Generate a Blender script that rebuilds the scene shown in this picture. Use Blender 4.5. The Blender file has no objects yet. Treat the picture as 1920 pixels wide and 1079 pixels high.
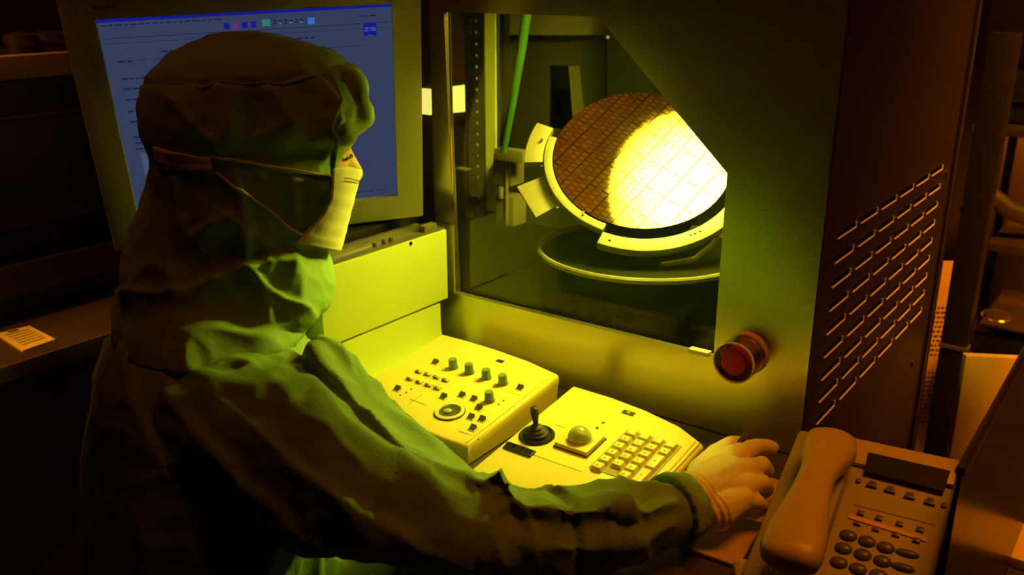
import bpy, bmesh, math, random
from mathutils import Vector, Matrix, noise
from mathutils.bvhtree import BVHTree
from mathutils.geometry import tessellate_polygon
random.seed(7)
V = Vector
sc = bpy.context.scene
col = sc.collection

# ------------------------------------------------------------------ camera, world, lights, exposure
CAM_H = 1.36
PITCH = math.radians(18.5)
YAW = math.radians(126.2)
FPX = 1743.0
RT = V((math.sin(YAW), -math.cos(YAW), 0))
F0 = V((math.cos(YAW), math.sin(YAW), 0))
FW = F0 * math.cos(PITCH) - V((0, 0, 1)) * math.sin(PITCH)
UP = F0 * math.sin(PITCH) + V((0, 0, 1)) * math.cos(PITCH)
CP = V((0, 0, CAM_H))
cd = bpy.data.cameras.new('camera')
cam = bpy.data.objects.new('camera', cd)
col.objects.link(cam)
cd.sensor_width = 36
cd.lens = FPX / 1920 * 36
cd.clip_start = 0.02
m = Matrix((RT, UP, -FW)).transposed().to_4x4()
m.translation = CP
cam.matrix_world = m
sc.camera = cam
cd.dof.use_dof = True
cd.dof.focus_distance = 1.2
cd.dof.aperture_fstop = 7.0

w = bpy.data.worlds.new('world')
sc.world = w
w.use_nodes = True
w.node_tree.nodes['Background'].inputs[0].default_value = (1, .33, .03, 1)
w.node_tree.nodes['Background'].inputs[1].default_value = 0.0012

sc.view_settings.view_transform = 'Standard'
sc.view_settings.look = 'None'
sc.view_settings.exposure = 0.0
sc.view_settings.gamma = 1.0
sc.view_settings.use_curve_mapping = False


def area(name, loc, target, size, size_y, energy, color, spread=math.pi):
    l = bpy.data.lights.new(name, 'AREA')
    l.shape = 'RECTANGLE'
    l.size = size
    l.size_y = size_y
    l.energy = energy
    l.color = color
    l.spread = spread
    o = bpy.data.objects.new(name, l)
    col.objects.link(o)
    o.location = loc
    o.rotation_euler = (V(target) - V(loc)).to_track_quat('-Z', 'Y').to_euler()
    return o


# amber clean-room ceiling lamps
area('ceiling_lamp_over_operator', (-1.0, .50, 2.1), (-.95, .66, 1.2),   .5, .25, .70, (1, .20, .002))
area('ceiling_lamp_over_phone', (.15, .95, 2.4), (-.16, .93, .8), .25, .6, 1.15, (1, .24, .002), math.radians(50))
area('ceiling_lamp_back_room', (.75, 1.7, 2.45), (-.15, 2.5, .3),   .8, .4, 20, (1, .27, .002), math.radians(70))
area('ceiling_lamp_left_aisle', (-1.85, -.3, 2.4), (-1.74, .75, .85), .8, .3, 2.2, (1, .30, .003), math.radians(32))

# lamp inside the cabinet (its housing is built in the lamp builder)
LAMP = V((-.612, 1.405, 1.48))
LAMP_R = .17
LAMP_W = 84
LAMP_C = (1.0, .84, .06)


# ------------------------------------------------------------------ pixel helpers
def ray(x, y):
    return FW + RT * ((x - 960) / FPX) - UP * ((y - 539.5) / FPX)


def dep(x, y, d):
    return CP + ray(x, y) * d


def pl(x, y, ax, c):
    r = ray(x, y)
    return CP + r * ((c - CP[ax]) / r[ax])


def onp(x, y, P, n):
    r = ray(x, y)
    return CP + r * ((P - CP).dot(n) / r.dot(n))


# ------------------------------------------------------------------ materials
def mat(name, color, rough=.5, metal=0.0, noise_amt=0.0, noise_scale=20, bump=0.0, bump_scale=60, stretch=(1, 1, 1),
        emit=None, emit_s=0.0, spec=.5, coat=0.0, aniso=0.0, sheen=0.0, sss=0.0):
    M = bpy.data.materials.new(name)
    M.use_nodes = True
    nt = M.node_tree
    b = nt.nodes['Principled BSDF']
    b.inputs['Roughness'].default_value = rough
    b.inputs['Metallic'].default_value = metal
    b.inputs['Specular IOR Level'].default_value = spec
    b.inputs['Coat Weight'].default_value = coat
    b.inputs['Anisotropic'].default_value = aniso
    b.inputs['Sheen Weight'].default_value = sheen
    b.inputs['Base Color'].default_value = (*color, 1)
    if sss:
        b.inputs['Subsurface Weight'].default_value = sss
        b.inputs['Subsurface Radius'].default_value = (.01, .005, .003)
        b.inputs['Subsurface Scale'].default_value = .5
    if emit:
        b.inputs['Emission Color'].default_value = (*emit, 1)
        b.inputs['Emission Strength'].default_value = emit_s
    tc = nt.nodes.new('ShaderNodeTexCoord')
    mp = nt.nodes.new('ShaderNodeMapping')
    mp.inputs['Scale'].default_value = stretch
    nt.links.new(tc.outputs['Object'], mp.inputs['Vector'])
    n1 = nt.nodes.new('ShaderNodeTexNoise')
    n1.inputs['Scale'].default_value = noise_scale
    n1.inputs['Detail'].default_value = 4
    nt.links.new(mp.outputs[0], n1.inputs['Vector'])
    mx = nt.nodes.new('ShaderNodeMix')
    mx.data_type = 'RGBA'
    mx.inputs[6].default_value = (*[c * (1 - noise_amt) for c in color], 1)
    mx.inputs[7].default_value = (*[min(1, c * (1 + noise_amt)) for c in color], 1)
    nt.links.new(n1.outputs['Fac'], mx.inputs[0])
    nt.links.new(mx.outputs[2], b.inputs['Base Color'])
    if bump:
        n2 = nt.nodes.new('ShaderNodeTexNoise')
        n2.inputs['Scale'].default_value = bump_scale
        n2.inputs['Detail'].default_value = 5
        nt.links.new(mp.outputs[0], n2.inputs['Vector'])
        bp = nt.nodes.new('ShaderNodeBump')
        bp.inputs['Strength'].default_value = bump
        bp.inputs['Distance'].default_value = .002
        nt.links.new(n2.outputs['Fac'], bp.inputs['Height'])
        nt.links.new(bp.outputs[0], b.inputs['Normal'])
    return M


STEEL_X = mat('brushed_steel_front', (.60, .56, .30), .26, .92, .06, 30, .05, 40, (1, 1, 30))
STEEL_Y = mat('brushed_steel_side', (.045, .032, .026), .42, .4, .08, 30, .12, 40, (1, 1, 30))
PAINTW = mat('painted_metal_cream', (.73, .86, .16), .42, .1, .04, 12, .05, 200)
STEEL_D = mat('dark_steel', (.10, .09, .07), .4, .7, .2, 20, .1, 40)
STEEL_M = mat('grey_steel', (.35, .33, .28), .4, .8, .15, 20, .1, 40)
BLACK = mat('black_plastic', (.012, .012, .012), .4, 0, .2, 40)
RUBBER = mat('black_rubber', (.015, .015, .015), .6, 0, .2, 40)
CREAM = mat('cream_plastic', (.82, .68, .18), .45, 0, .03, 30, .03, 300)
CREAM2 = mat('light_key_plastic', (.74, .66, .25), .4, 0, .03, 30)
KNOBG = mat('green_grey_knob', (.20, .27, .13), .45, 0, .1, 60)
TRI = mat('dark_grey_button', (.07, .07, .05), .5, 0, .1, 60)
BALL = mat('olive_trackball', (.45, .50, .20), .12, 0, .05, 60, coat=.5)
BEZEL = mat('monitor_plastic', (.56, .56, .36), .5, 0, .03, 30, .03, 300)
TABLEM = mat('dark_worktop', (.055, .045, .035), .45, 0, .25, 10, .05, 90)
WHITEP = mat('white_paper', (.75, .72, .66), .7, 0, .04, 40)
INK = mat('printed_ink', (.06, .05, .04), .7, 0, .1, 40)
GOWN = mat('green_gown_cloth', (.15, .265, .08), .75, 0, .10, 14, .35, 260, sheen=.0)
HOODM = mat('green_hood_cloth', (.20, .34, .10), .72, 0, .10, 14, .3, 240)
SKIN = mat('skin', (.62, .33, .22), .5, 0, .08, 30, .1, 200, sss=.1)
HAIR = mat('dark_hair', (.03, .02, .015), .6)
MASKM = mat('white_mask_cloth', (.84, .78, .60), .75, 0, .03, 40, .25, 160)
BAND = mat('elastic_band', (.85, .60, .25), .7, 0, .08, 60, .3, 300)
GLOVE = mat('white_latex_glove', (.80, .70, .52), .38, 0, .04, 40, .15, 120)
CUFFM = mat('knit_cuff', (.20, .36, .14), .85, 0, .15, 60, .5, 300)
RED = mat('red_button_plastic', (.32, .004, .006), .45, 0, .1, 40, spec=.2)
YELL = mat('yellow_collar_plastic', (.65, .45, .06), .4, 0, .08, 40)
PHONE = mat('phone_plastic', (.52, .44, .16), .38, 0, .05, 30, .04, 300)
PHONE2 = mat('phone_keypad_plate', (.34, .33, .22), .45, 0, .05, 30, .04, 300)
PKEY = mat('phone_key_grey', (.10, .09, .06), .35, 0, .05, 30)
LCD = mat('phone_display', (.02, .022, .015), .25, 0, .1, 60)
ORPL = mat('cream_phone_strip', (.70, .45, .26), .6, 0, .05, 30)
FLOORM = mat('raised_floor', (.20, .16, .12), .35, 0, .15, 6, .05, 60)
WALLM = mat('clean_room_wall', (.16, .13, .10), .6, 0, .08, 4)
CEILM = mat('ceiling_panels', (.3, .26, .2), .7, 0, .08, 4)
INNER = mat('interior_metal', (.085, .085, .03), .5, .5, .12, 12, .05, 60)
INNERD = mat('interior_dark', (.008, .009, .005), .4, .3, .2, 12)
STAGE = mat('stage_cast_metal', (.22, .21, .11), .4, .2, .06, 20, .05, 90)
GREENT = mat('green_reflection', (.04, .14, .025), .3, 0, .05, 20, coat=.3)
PENM = mat('pen_plastic', (.08, .08, .04), .3, 0, .1, 60)
BOARD = mat('tan_board', (.50, .36, .17), .55, 0, .06, 10)
CHROME = mat('polished_steel', (.62, .52, .42), .18, .95, .05, 20)


def glass_mat(name, tint, gloss=.06, rough=.02):
    M = bpy.data.materials.new(name)
    M.use_nodes = True
    nt = M.node_tree
    nt.nodes.clear()
    out = nt.nodes.new('ShaderNodeOutputMaterial')
    tr = nt.nodes.new('ShaderNodeBsdfTransparent')
    tr.inputs[0].default_value = (*tint, 1)
    gl = nt.nodes.new('ShaderNodeBsdfGlossy')
    gl.inputs['Roughness'].default_value = rough
    lw = nt.nodes.new('ShaderNodeFresnel')
    lw.inputs['IOR'].default_value = 1.45
    mu = nt.nodes.new('ShaderNodeMath')
    mu.operation = 'MULTIPLY'
    mu.inputs[1].default_value = gloss / .06
    nt.links.new(lw.outputs[0], mu.inputs[0])
    mix = nt.nodes.new('ShaderNodeMixShader')
    nt.links.new(mu.outputs[0], mix.inputs[0])
    nt.links.new(tr.outputs[0], mix.inputs[1])
    nt.links.new(gl.outputs[0], mix.inputs[2])
    nt.links.new(mix.outputs[0], out.inputs[0])
    return M


GLASS = glass_mat('window_glass', (.95, .97, .90), .03)
CLEAR = glass_mat('clear_guard_plastic', (.97, .93, .85), .16, .03)


def emis(name, color, s, hot=None):
    M = bpy.data.materials.new(name)
    M.use_nodes = True
    nt = M.node_tree
    nt.nodes.clear()
    out = nt.nodes.new('ShaderNodeOutputMaterial')
    e = nt.nodes.new('ShaderNodeEmission')
    e.inputs[0].default_value = (*color, 1)
    e.inputs[1].default_value = s
    nt.links.new(e.outputs[0], out.inputs[0])
    tc = nt.nodes.new('ShaderNodeTexCoord')
    n = nt.nodes.new('ShaderNodeTexNoise')
    n.inputs['Scale'].default_value = 3
    nt.links.new(tc.outputs['Object'], n.inputs['Vector'])
    mr = nt.nodes.new('ShaderNodeMapRange')
    mr.inputs[3].default_value = s * .93
    mr.inputs[4].default_value = s * 1.07
    nt.links.new(n.outputs['Fac'], mr.inputs[0])
    last = mr.outputs[0]
    if hot:
        # a diffuser that is brighter towards its middle
        ln = nt.nodes.new('ShaderNodeVectorMath')
        ln.operation = 'LENGTH'
        nt.links.new(tc.outputs['Object'], ln.inputs[0])
        m2 = nt.nodes.new('ShaderNodeMapRange')
        m2.interpolation_type = 'SMOOTHSTEP'
        m2.inputs[1].default_value = hot[0]
        m2.inputs[2].default_value = hot[1]
        m2.inputs[3].default_value = 1.9
        m2.inputs[4].default_value = hot[2]
        nt.links.new(ln.outputs['Value'], m2.inputs[0])
        mm = nt.nodes.new('ShaderNodeMath')
        mm.operation = 'MULTIPLY'
        nt.links.new(last, mm.inputs[0])
        nt.links.new(m2.outputs[0], mm.inputs[1])
        last = mm.outputs[0]
    nt.links.new(last, e.inputs[1])
    return M


# ------------------------------------------------------------------ mesh builder
class MB:
    def __init__(s):
        s.v = []
        s.f = []
        s.m = []

    def add(s, vs, fs, mi=0):
        o = len(s.v)
        s.v += [V(p) for p in vs]
        s.f += [tuple(i + o for i in f) for f in fs]
        s.m += [mi] * len(fs)
        return s

    def box(s, c, size, ax=None, mi=0):
        ax = ax or (V((1, 0, 0)), V((0, 1, 0)), V((0, 0, 1)))
        c = V(c)
        h = [d / 2 for d in size]
        vs = [c + ax[0] * (i * h[0]) + ax[1] * (j * h[1]) + ax[2] * (k * h[2]) for i in (-1, 1) for j in (-1, 1) for k in (-1, 1)]
        return s.add(vs, [(0, 1, 3, 2), (4, 6, 7, 5), (0, 4, 5, 1), (2, 3, 7, 6), (0, 2, 6, 4), (1, 5, 7, 3)], mi)

    def b2(s, a, b, mi=0):
        a, b = V(a), V(b)
        return s.box((a + b) / 2, [abs(b[i] - a[i]) for i in range(3)], None, mi)

    def ring(s, c, u, w_, ra, rb, n):
        return [c + u * (ra * math.cos(2 * math.pi * i / n)) + w_ * (rb * math.sin(2 * math.pi * i / n)) for i in range(n)]

    def loft(s, rings, mi=0, caps=True):
        n = len(rings[0])
        vs = [p for r in rings for p in r]
        fs = []
        for k in range(len(rings) - 1):
            for i in range(n):
                j = (i + 1) % n
                fs.append((k * n + i, k * n + j, (k + 1) * n + j, (k + 1) * n + i))
        if caps:
            fs.append(tuple(range(n - 1, -1, -1)))
            fs.append(tuple((len(rings) - 1) * n + i for i in range(n)))
        return s.add(vs, fs, mi)

    def lathe(s, base, axis, prof, n=32, mi=0, caps=True):
        axis = V(axis).normalized()
        u = axis.orthogonal().normalized()
        w_ = axis.cross(u)
        base = V(base)
        return s.loft([s.ring(base + axis * h, u, w_, r, r, n) for r, h in prof], mi, caps)

    def cyl(s, a, b, r0, r1=None, n=20, mi=0):
        a, b = V(a), V(b)
        return s.lathe(a, b - a, [(r0, 0), (r0 if r1 is None else r1, (b - a).length)], n, mi)

    def tube(s, pts, r, n=10, mi=0, flat=1.0, nrm=None):
        pts = [V(p) for p in pts]
        rings = []
        pu = None
        for i, p in enumerate(pts):
            t = (pts[min(i + 1, len(pts) - 1)] - pts[max(i - 1, 0)]).normalized()
            if nrm is not None:
                u = nrm[i] if isinstance(nrm, list) else V(nrm)
                u = (u - t * u.dot(t)).normalized()
            elif pu is None:
                u = t.orthogonal().normalized()
            else:
                u = (pu - t * pu.dot(t)).normalized()
            pu = u
            w_ = t.cross(u)
            rr = r[i] if isinstance(r, (list, tuple)) else r
            rings.append(s.ring(p, u, w_, rr * flat, rr, n))
        return s.loft(rings, mi)

    def sphere(s, c, r, sx=None, n=20, k=12, mi=0, ax=None):
        c = V(c)
        ax = ax or (V((1, 0, 0)), V((0, 1, 0)), V((0, 0, 1)))
        if not isinstance(r, (list, tuple)):
            r = (r, r, r)
        rings = []
        for j in range(1, k):
            a = math.pi * j / k
            rings.append([c + ax[0] * (r[0] * math.sin(a) * math.cos(2 * math.pi * i / n)) + ax[1] * (r[1] * math.sin(a) * math.sin(2 * math.pi * i / n)) - ax[2] * (r[2] * math.cos(a)) for i in range(n)])
        return s.loft(rings, mi)

    def caps(s, chain, n=14):
        """chain of (point, radius): tapered segments with round joints"""
        for p, r in chain:
            s.sphere(p, r, n=n, k=8)
        for (p, r), (q, t) in zip(chain, chain[1:]):
            if (V(q) - V(p)).length > 1e-5:
                s.cyl(p, q, r, t, n)
        return s

    def prism(s, poly, ext, mi=0, holes=()):
        """planar polygon (list of points) pushed along ext, with holes"""
        ext = V(ext)
        loops = [[V(p) for p in poly]] + [[V(p) for p in h] for h in holes]
        flat = [p for l in loops for p in l]
        tris = tessellate_polygon(loops)
        n = len(flat)
        vs = flat + [p + ext for p in flat]
        fs = [tuple(t) for t in tris] + [tuple(i + n for i in reversed(t)) for t in tris]
        o = 0
        for l in loops:
            for i in range(len(l)):
                j = (i + 1) % len(l)
                fs.append((o + i, o + j, n + o + j, n + o + i))
            o += len(l)
        return s.add(vs, fs, mi)

    def build(s, name, mats, parent=None, bevel=0.0, smooth=35, loc=None, seg=2):
        me = bpy.data.meshes.new(name)
        origin = V(loc) if loc is not None else V((0, 0, 0))
        me.from_pydata([p - origin for p in s.v], [], s.f)
        for i, p in enumerate(me.polygons):
            p.material_index = s.m[i]
        bm = bmesh.new()
        bm.from_mesh(me)
        bmesh.ops.remove_doubles(bm, verts=bm.verts, dist=1e-6)
        bmesh.ops.recalc_face_normals(bm, faces=bm.faces)
        if bevel:
            es = [e for e in bm.edges if len(e.link_faces) == 2 and e.calc_face_angle(0) > math.radians(40)]
            bmesh.ops.bevel(bm, geom=es, offset=bevel, segments=seg, profile=.6, affect='EDGES', clamp_overlap=True)
        bm.to_mesh(me)
        bm.free()
        for m_ in (mats if isinstance(mats, (list, tuple)) else [mats]):
            me.materials.append(m_)
        if smooth:
            me.shade_smooth()
            me.set_sharp_from_angle(angle=math.radians(smooth))
        o = bpy.data.objects.new(name, me)
        col.objects.link(o)
        if parent is not None:
            o.parent = parent
            o.location = origin - V(parent.get('_w', (0, 0, 0)))
            o['_w'] = tuple(origin)
        else:
            o.location = origin
            o['_w'] = tuple(origin)
        return o

    def remesh(s, name, material, parent, voxel, smooth_it=6, disp=None, smooth2=1):
        me = bpy.data.meshes.new('tmp')
        me.from_pydata(s.v, [], s.f)
        bm = bmesh.new()
        bm.from_mesh(me)
        bmesh.ops.recalc_face_normals(bm, faces=bm.faces)
        bm.to_mesh(me)
        bm.free()
        t = bpy.data.objects.new('tmp', me)
        col.objects.link(t)
        md = t.modifiers.new('r', 'REMESH')
        md.mode = 'VOXEL'
        md.voxel_size = voxel
        if smooth_it:
            sm = t.modifiers.new('s', 'SMOOTH')
            sm.iterations = smooth_it
            sm.factor = .6
        dg = bpy.context.evaluated_depsgraph_get()
        dg.update()
        out = bpy.data.meshes.new_from_object(t.evaluated_get(dg))
        bpy.data.objects.remove(t)
        bpy.data.meshes.remove(me)
        if disp:
            ns = [v.normal.copy() for v in out.vertices]
            for v, n_ in zip(out.vertices, ns):
                v.co = v.co + disp(v.co.copy(), n_)
        if smooth2:
            bm = bmesh.new()
            bm.from_mesh(out)
            for _ in range(smooth2):
                bmesh.ops.smooth_vert(bm, verts=bm.verts, factor=.5, use_axis_x=True, use_axis_y=True, use_axis_z=True)
            bm.to_mesh(out)
            bm.free()
        out.name = name
        out.materials.clear()
        out.materials.append(material)
        out.shade_smooth()
        o = bpy.data.objects.new(name, out)
        col.objects.link(o)
        if parent is not None:
            o.parent = parent
            o.location = -V(parent.get('_w', (0, 0, 0)))
        return o


def empty(name, label, cat, loc, group=None):
    o = bpy.data.objects.new(name, None)
    col.objects.link(o)
    o.empty_display_size = .05
    o.location = loc
    o['_w'] = tuple(loc)
    o['label'] = label
    o['category'] = cat
    if group:
        o['group'] = group
    return o


def tag(o, label, cat, group=None):
    o['label'] = label
    o['category'] = cat
    if group:
        o['group'] = group
    return o


def struct(o):
    o['kind'] = 'structure'
    return o


X, Y, Z = V((1, 0, 0)), V((0, 1, 0)), V((0, 0, 1))
TZ = .745       # worktop height
YF = 1.13       # cabinet front plane
XC = -.348      # cabinet right side plane
XL = -.95       # left housing face

# ------------------------------------------------------------------ the room
struct(MB().b2((-3.2, -1.6, -.05), (1.8, 4.2, 0)).build('floor', FLOORM))
struct(MB().b2((-3.2, 4.2, 0), (1.8, 4.3, 2.6)).build('wall_back', WALLM))
struct(MB().b2((-3.3, -1.6, 0), (-3.2, 4.3, 2.6)).build('wall_left', WALLM))
struct(MB().b2((1.8, -1.6, 0), (1.9, 4.3, 2.6)).build('wall_right', WALLM))
struct(MB().b2((-3.3, -1.6, 2.6), (1.9, 4.3, 2.7)).build('ceiling', CEILM))

# ------------------------------------------------------------------ worktop (table)
t = empty('worktop', 'dark worktop under the control panels, the telephone and the forearm', 'table', (-.45, .9, 0))
MB().b2((-.99, .785, TZ - .03), (-.118, YF - .002, TZ)).b2((-.70, .66, TZ - .03), (-.118, .785, TZ)).build('tabletop', TABLEM, t, bevel=.002)
for x in (-.62, -.15):
    for y in (.72, 1.05):
        MB().b2((x - .02, y - .02, 0), (x + .02, y + .02, TZ - .03)).build('leg', STEEL_D, t, bevel=.002)

# ------------------------------------------------------------------ inspection cabinet
cab = empty('inspection_cabinet', 'tall stainless steel inspection cabinet with slant-cut window and slotted side', 'machine', (-.67, 1.5, 0))
zt = 1.72
outer = [(-.985, YF, .02), (XC, YF, .02), (XC, YF, zt), (-.985, YF, zt)]
hole = [(-.943, YF, .858), (-.48, YF, .858), (-.48, YF, 1.117), (-.683, YF, 1.309), (-.956, YF, 1.309)]
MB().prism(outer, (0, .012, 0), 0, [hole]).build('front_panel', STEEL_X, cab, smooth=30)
# pane set behind the opening
MB().prism([V(p) + V((0, .014, 0)) for p in [(-.97, YF, .846), (-.468, YF, .846), (-.468, YF, 1.122), (-.678, YF, 1.322), (-.97, YF, 1.322)]], (0, .003, 0)).build('window_pane', GLASS, cab, smooth=0)
# bright trim edge on the left side of the opening
MB().b2((-.9445, YF - .003, .86), (-.9415, YF + .0, 1.309)).build('window_trim', CHROME, cab, smooth=0)
# slotted right side
g = MB()
ylist = [1.19 + .0995 * i for i in range(6)]
rows = 9
zrow = [1.036 - .0335 * i for i in range(rows)]
holes = []
for r_, z_ in enumerate(zrow):
    for c_, y_ in enumerate(ylist):
        L = .078
        holes.append([(XC, y_, z_), (XC, y_ + L, z_), (XC, y_ + L, z_ + .0085), (XC, y_, z_ + .0085)])
g.prism([(XC, YF + .012, .02), (XC, 1.86, .02), (XC, 1.86, zt), (XC, YF + .012, zt)], (-.003, 0, 0), 0, holes)
g.b2((XC, 1.845, .02), (XC + .006, 1.862, zt))
g.b2((XC - .003, YF + .002, .02), (XC + .003, YF + .014, zt))
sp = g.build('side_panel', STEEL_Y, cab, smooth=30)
MB().b2((XC - .022, YF + .02, .70), (XC - .02, 1.85, 1.2)).build('slot_light_block', INNERD, cab, smooth=0)  # dark sheet added to stop lamp light showing through the slots
# pressed lips of the slots, their highlight painted in as a pale colour
g = MB()
for z_ in zrow:
    for y_ in ylist:
        g.cyl((XC + .001, y_ + .001, z_), (XC + .001, y_ + .077, z_), .0013, n=8)
        g.cyl((XC + .001, y_ + .077, z_), (XC + .001, y_ + .077, z_ + .0085), .0013, n=8)
lips = g.build('slot_lips', mat('slot_lip_highlight', (.75, .75, .72), .35, 0, .03), sp)
lips['label'] = 'folded lower edges of the slots, highlight put into their pale colour'
# dark screws of the side panel
for (px, py) in ((1710, 680), (1773, 325)):
    p = pl(px, py, 0, XC)
    MB().cyl(p, p + X * .004, .006, n=12).build('screw', STEEL_D, sp)
MB().b2((-.985, 1.85, .02), (XC - .003, 1.86, .80)).b2((-.985, YF + .02, .02), (-.975, 1.85, .78)).build('lower_housing', STEEL_D, cab, smooth=0)
MB().b2((-.985, YF + .02, zt), (XC, 1.86, zt + .01)).build('roof_panel', STEEL_D, cab, smooth=0)
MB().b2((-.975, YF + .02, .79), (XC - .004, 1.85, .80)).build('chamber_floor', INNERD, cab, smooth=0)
MB().b2((-1.78, YF + .012, .02), (-.986, YF + .022, zt)).b2((-1.79, YF + .012, .02), (-1.78, 1.93, zt)).build('added_left_enclosure', STEEL_D, cab, smooth=0)  # walls, floor and roof added here to keep lamp light from leaking out
MB().b2((-1.78, 1.92, .02), (XC - .004, 1.93, zt)).build('added_rear_enclosure', INNERD, cab, smooth=0)
MB().b2((-1.78, YF + .022, .78), (-.976, 1.92, .79)).build('added_left_floor', INNERD, cab, smooth=0)
MB().b2((-1.78, YF + .022, zt), (-.986, 1.92, zt + .01)).build('added_left_roof', STEEL_D, cab, smooth=0)
# inner header over the window carrying the lamp
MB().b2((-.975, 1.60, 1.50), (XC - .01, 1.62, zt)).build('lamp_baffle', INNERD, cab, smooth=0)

# back of the chamber: panel with dark opening
Yb = 1.80
def bp(x, y, Yq=Yb):
    return pl(x, y, 1, Yq)
poly = [bp(938, 600), bp(1135, 620), bp(1135, -140), bp(938, -140)]
hol = [bp(1026, 240), bp(1076, 246), bp(1068, 124), bp(1028, 123)]
bk = MB().prism(poly, (0, .01, 0), 0, [hol]).build('back_panel', INNER, cab, smooth=0)
MB().b2(bp(1020, 250, 1.86) + Y * .0, bp(1090, 110, 1.86) + Y * .02).build('dark_recess', INNERD, bk, smooth=0)
a = MB()
a.prism([bp(1076, 246, 1.795), bp(1096, 235, 1.795), bp(1084, 124, 1.795), bp(1066, 124, 1.795)], (0, .006, 0))
a.build('recess_flange', STAGE, bk, smooth=0)
# cross beam at the top and side wall to the right
MB().prism([bp(836, 66, 1.77), bp(1140, 66, 1.77), bp(1140, 18, 1.77), bp(836, 18, 1.77)], (0, .02, 0)).build('cross_beam', STAGE, cab, smooth=0)
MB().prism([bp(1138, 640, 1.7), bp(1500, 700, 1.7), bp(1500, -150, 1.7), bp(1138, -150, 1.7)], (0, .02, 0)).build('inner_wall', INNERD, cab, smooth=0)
p = bp(1139, 70, 1.69)
MB().sphere(p, .004).build('latch_pin', STAGE, cab)
# yellow upright
MB().prism([bp(915, 300, 1.72), bp(936, 302, 1.72), bp(934, -60, 1.72), bp(915, -60, 1.72)], (0, .02, 0)).build('upright_post', PAINTW, cab, smooth=0)
MB().prism([bp(938, 300, 1.70), bp(947, 302, 1.70), bp(945, -60, 1.70), bp(937, -60, 1.70)], (0, .02, 0)).build('dark_upright', INNERD, cab, smooth=0)
# slotted black rail with two columns of square holes
g = MB()
ztop, zbot = bp(880, 5, 1.62)[2], bp(890, 400, 1.62)[2]
x0, x1 = bp(872, 200, 1.62)[0], bp(908, 200, 1.62)[0]
hs = []
n = 19
for i in range(n):
    zz = ztop - (ztop - zbot) * (i + .5) / n
    for u0, u1 in ((.28, .44), (.52, .68)):
        xa, xb = x0 + (x1 - x0) * u0, x0 + (x1 - x0) * u1
        hs.append([(xa, 1.62, zz - .003), (xb, 1.62, zz - .003), (xb, 1.62, zz + .003), (xa, 1.62, zz + .003)])
g.prism([(x0, 1.62, zbot), (x1, 1.62, zbot), (x1, 1.62, ztop + .1), (x0, 1.62, ztop + .1)], (0, .004, 0), 0, hs)
g.build('slotted_rail', RUBBER, cab, smooth=0)
MB().b2((x0, 1.66, zbot), (x1, 1.665, ztop)).build('lit_dot_backing', PAINTW, cab, smooth=0)  # bright sheet added so the rail holes look lit from behind
# left part of the chamber: lit strip, dark and brown plates
MB().prism([bp(836, 420, 1.8), bp(872, 420, 1.8), bp(872, 60, 1.8), bp(836, 60, 1.8)], (0, .01, 0)).build('corner_plate', INNERD, cab, smooth=0)
MB().prism([bp(842, 150, 1.74), bp(871, 150, 1.74), bp(871, 66, 1.74), bp(842, 66, 1.74)], (0, .01, 0)).build('brown_plate', mat('brown_lacquer', (.20, .07, .02), .5, 0, .1), cab, smooth=0)
# small wafer handling block in the corner
hb = MB()
hb.b2(bp(925, 345, 1.6), bp(958, 292, 1.6) + Y * .05)
hb.b2(bp(930, 420, 1.6), bp(962, 372, 1.6) + Y * .05)
hb.cyl(bp(940, 350, 1.6), bp(940, 372, 1.6), .008)
hb.cyl(bp(950, 290, 1.6), bp(950, 420, 1.6), .004)
hb.b2(bp(926, 300, 1.58), bp(980, 285, 1.58) + Y * .03)
tag(hb.build('handling_block', STAGE, None, bevel=.002), 'small lit metal handling block with rods in the far left corner behind the glass', 'machine part').parent = None
bpy.data.objects['handling_block'].name = 'handling_block'
tb = MB().tube([bp(993, -20, 1.5), bp(978, 90, 1.5), bp(961, 195, 1.5), bp(944, 285, 1.5)], [.010, .0095, .008, .007], 14)  # green streak reflected in the pane, modelled as a solid tube
tag(tb.build('green_reflection_tube', GREENT), 'pale green slanting reflection in the window glass, built as a tube', 'hose')
c_ = pl(868, 317, 1, 1.55)
MB().box(c_, (.028, .02, .004)).build('small_bracket', STAGE, cab, smooth=0)

# stop button, a part of the cabinet
sb = MB()
cb = pl(1400, 662, 1, YF)
sb.lathe(cb, -Y, [(.030, 0), (.030, .004), (.026, .006), (.026, .003)], 36)
sbo = sb.build('stop_button', YELL, cab)
sbo['label'] = 'red emergency stop button in a clear round guard'
MB().lathe(cb - Y * .004, -Y, [(.014, 0), (.014, .022), (.0185, .023), (.0195, .026), (.0195, .036), (.017, .040), (.012, .041)], 36).build('button_cap', RED, sbo)
MB().lathe(cb - Y * .004, -Y, [(.0148, 0), (.0148, .018)], 30).build('button_collar', BLACK, sbo)
MB().lathe(cb - Y * .002, -Y, [(.0285, 0), (.0285, .042), (.0265, .044), (.0255, .042), (.0255, 0)], 40, 0, False).build('clear_guard', CLEAR, sbo)
g = MB()
g.lathe(cb - Y * .041, -Y, [(.0285, 0), (.029, .002), (.0285, .004), (.0262, .004), (.0262, 0)], 40, 0, False)
g.build('guard_rim', mat('amber_rim', (.70, .55, .18), .3), sbo)
# latch at the sill, white highlight put into its colour
lt = MB().box(pl(1312, 661, 1, YF - .004) + Z * .001, (.030, .012, .006)).build('sill_latch', mat('latch_highlight', (.9, .88, .7), .3), cab, bevel=.001)
lt['label'] = 'small latch on the window sill with its highlight painted white'

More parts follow.
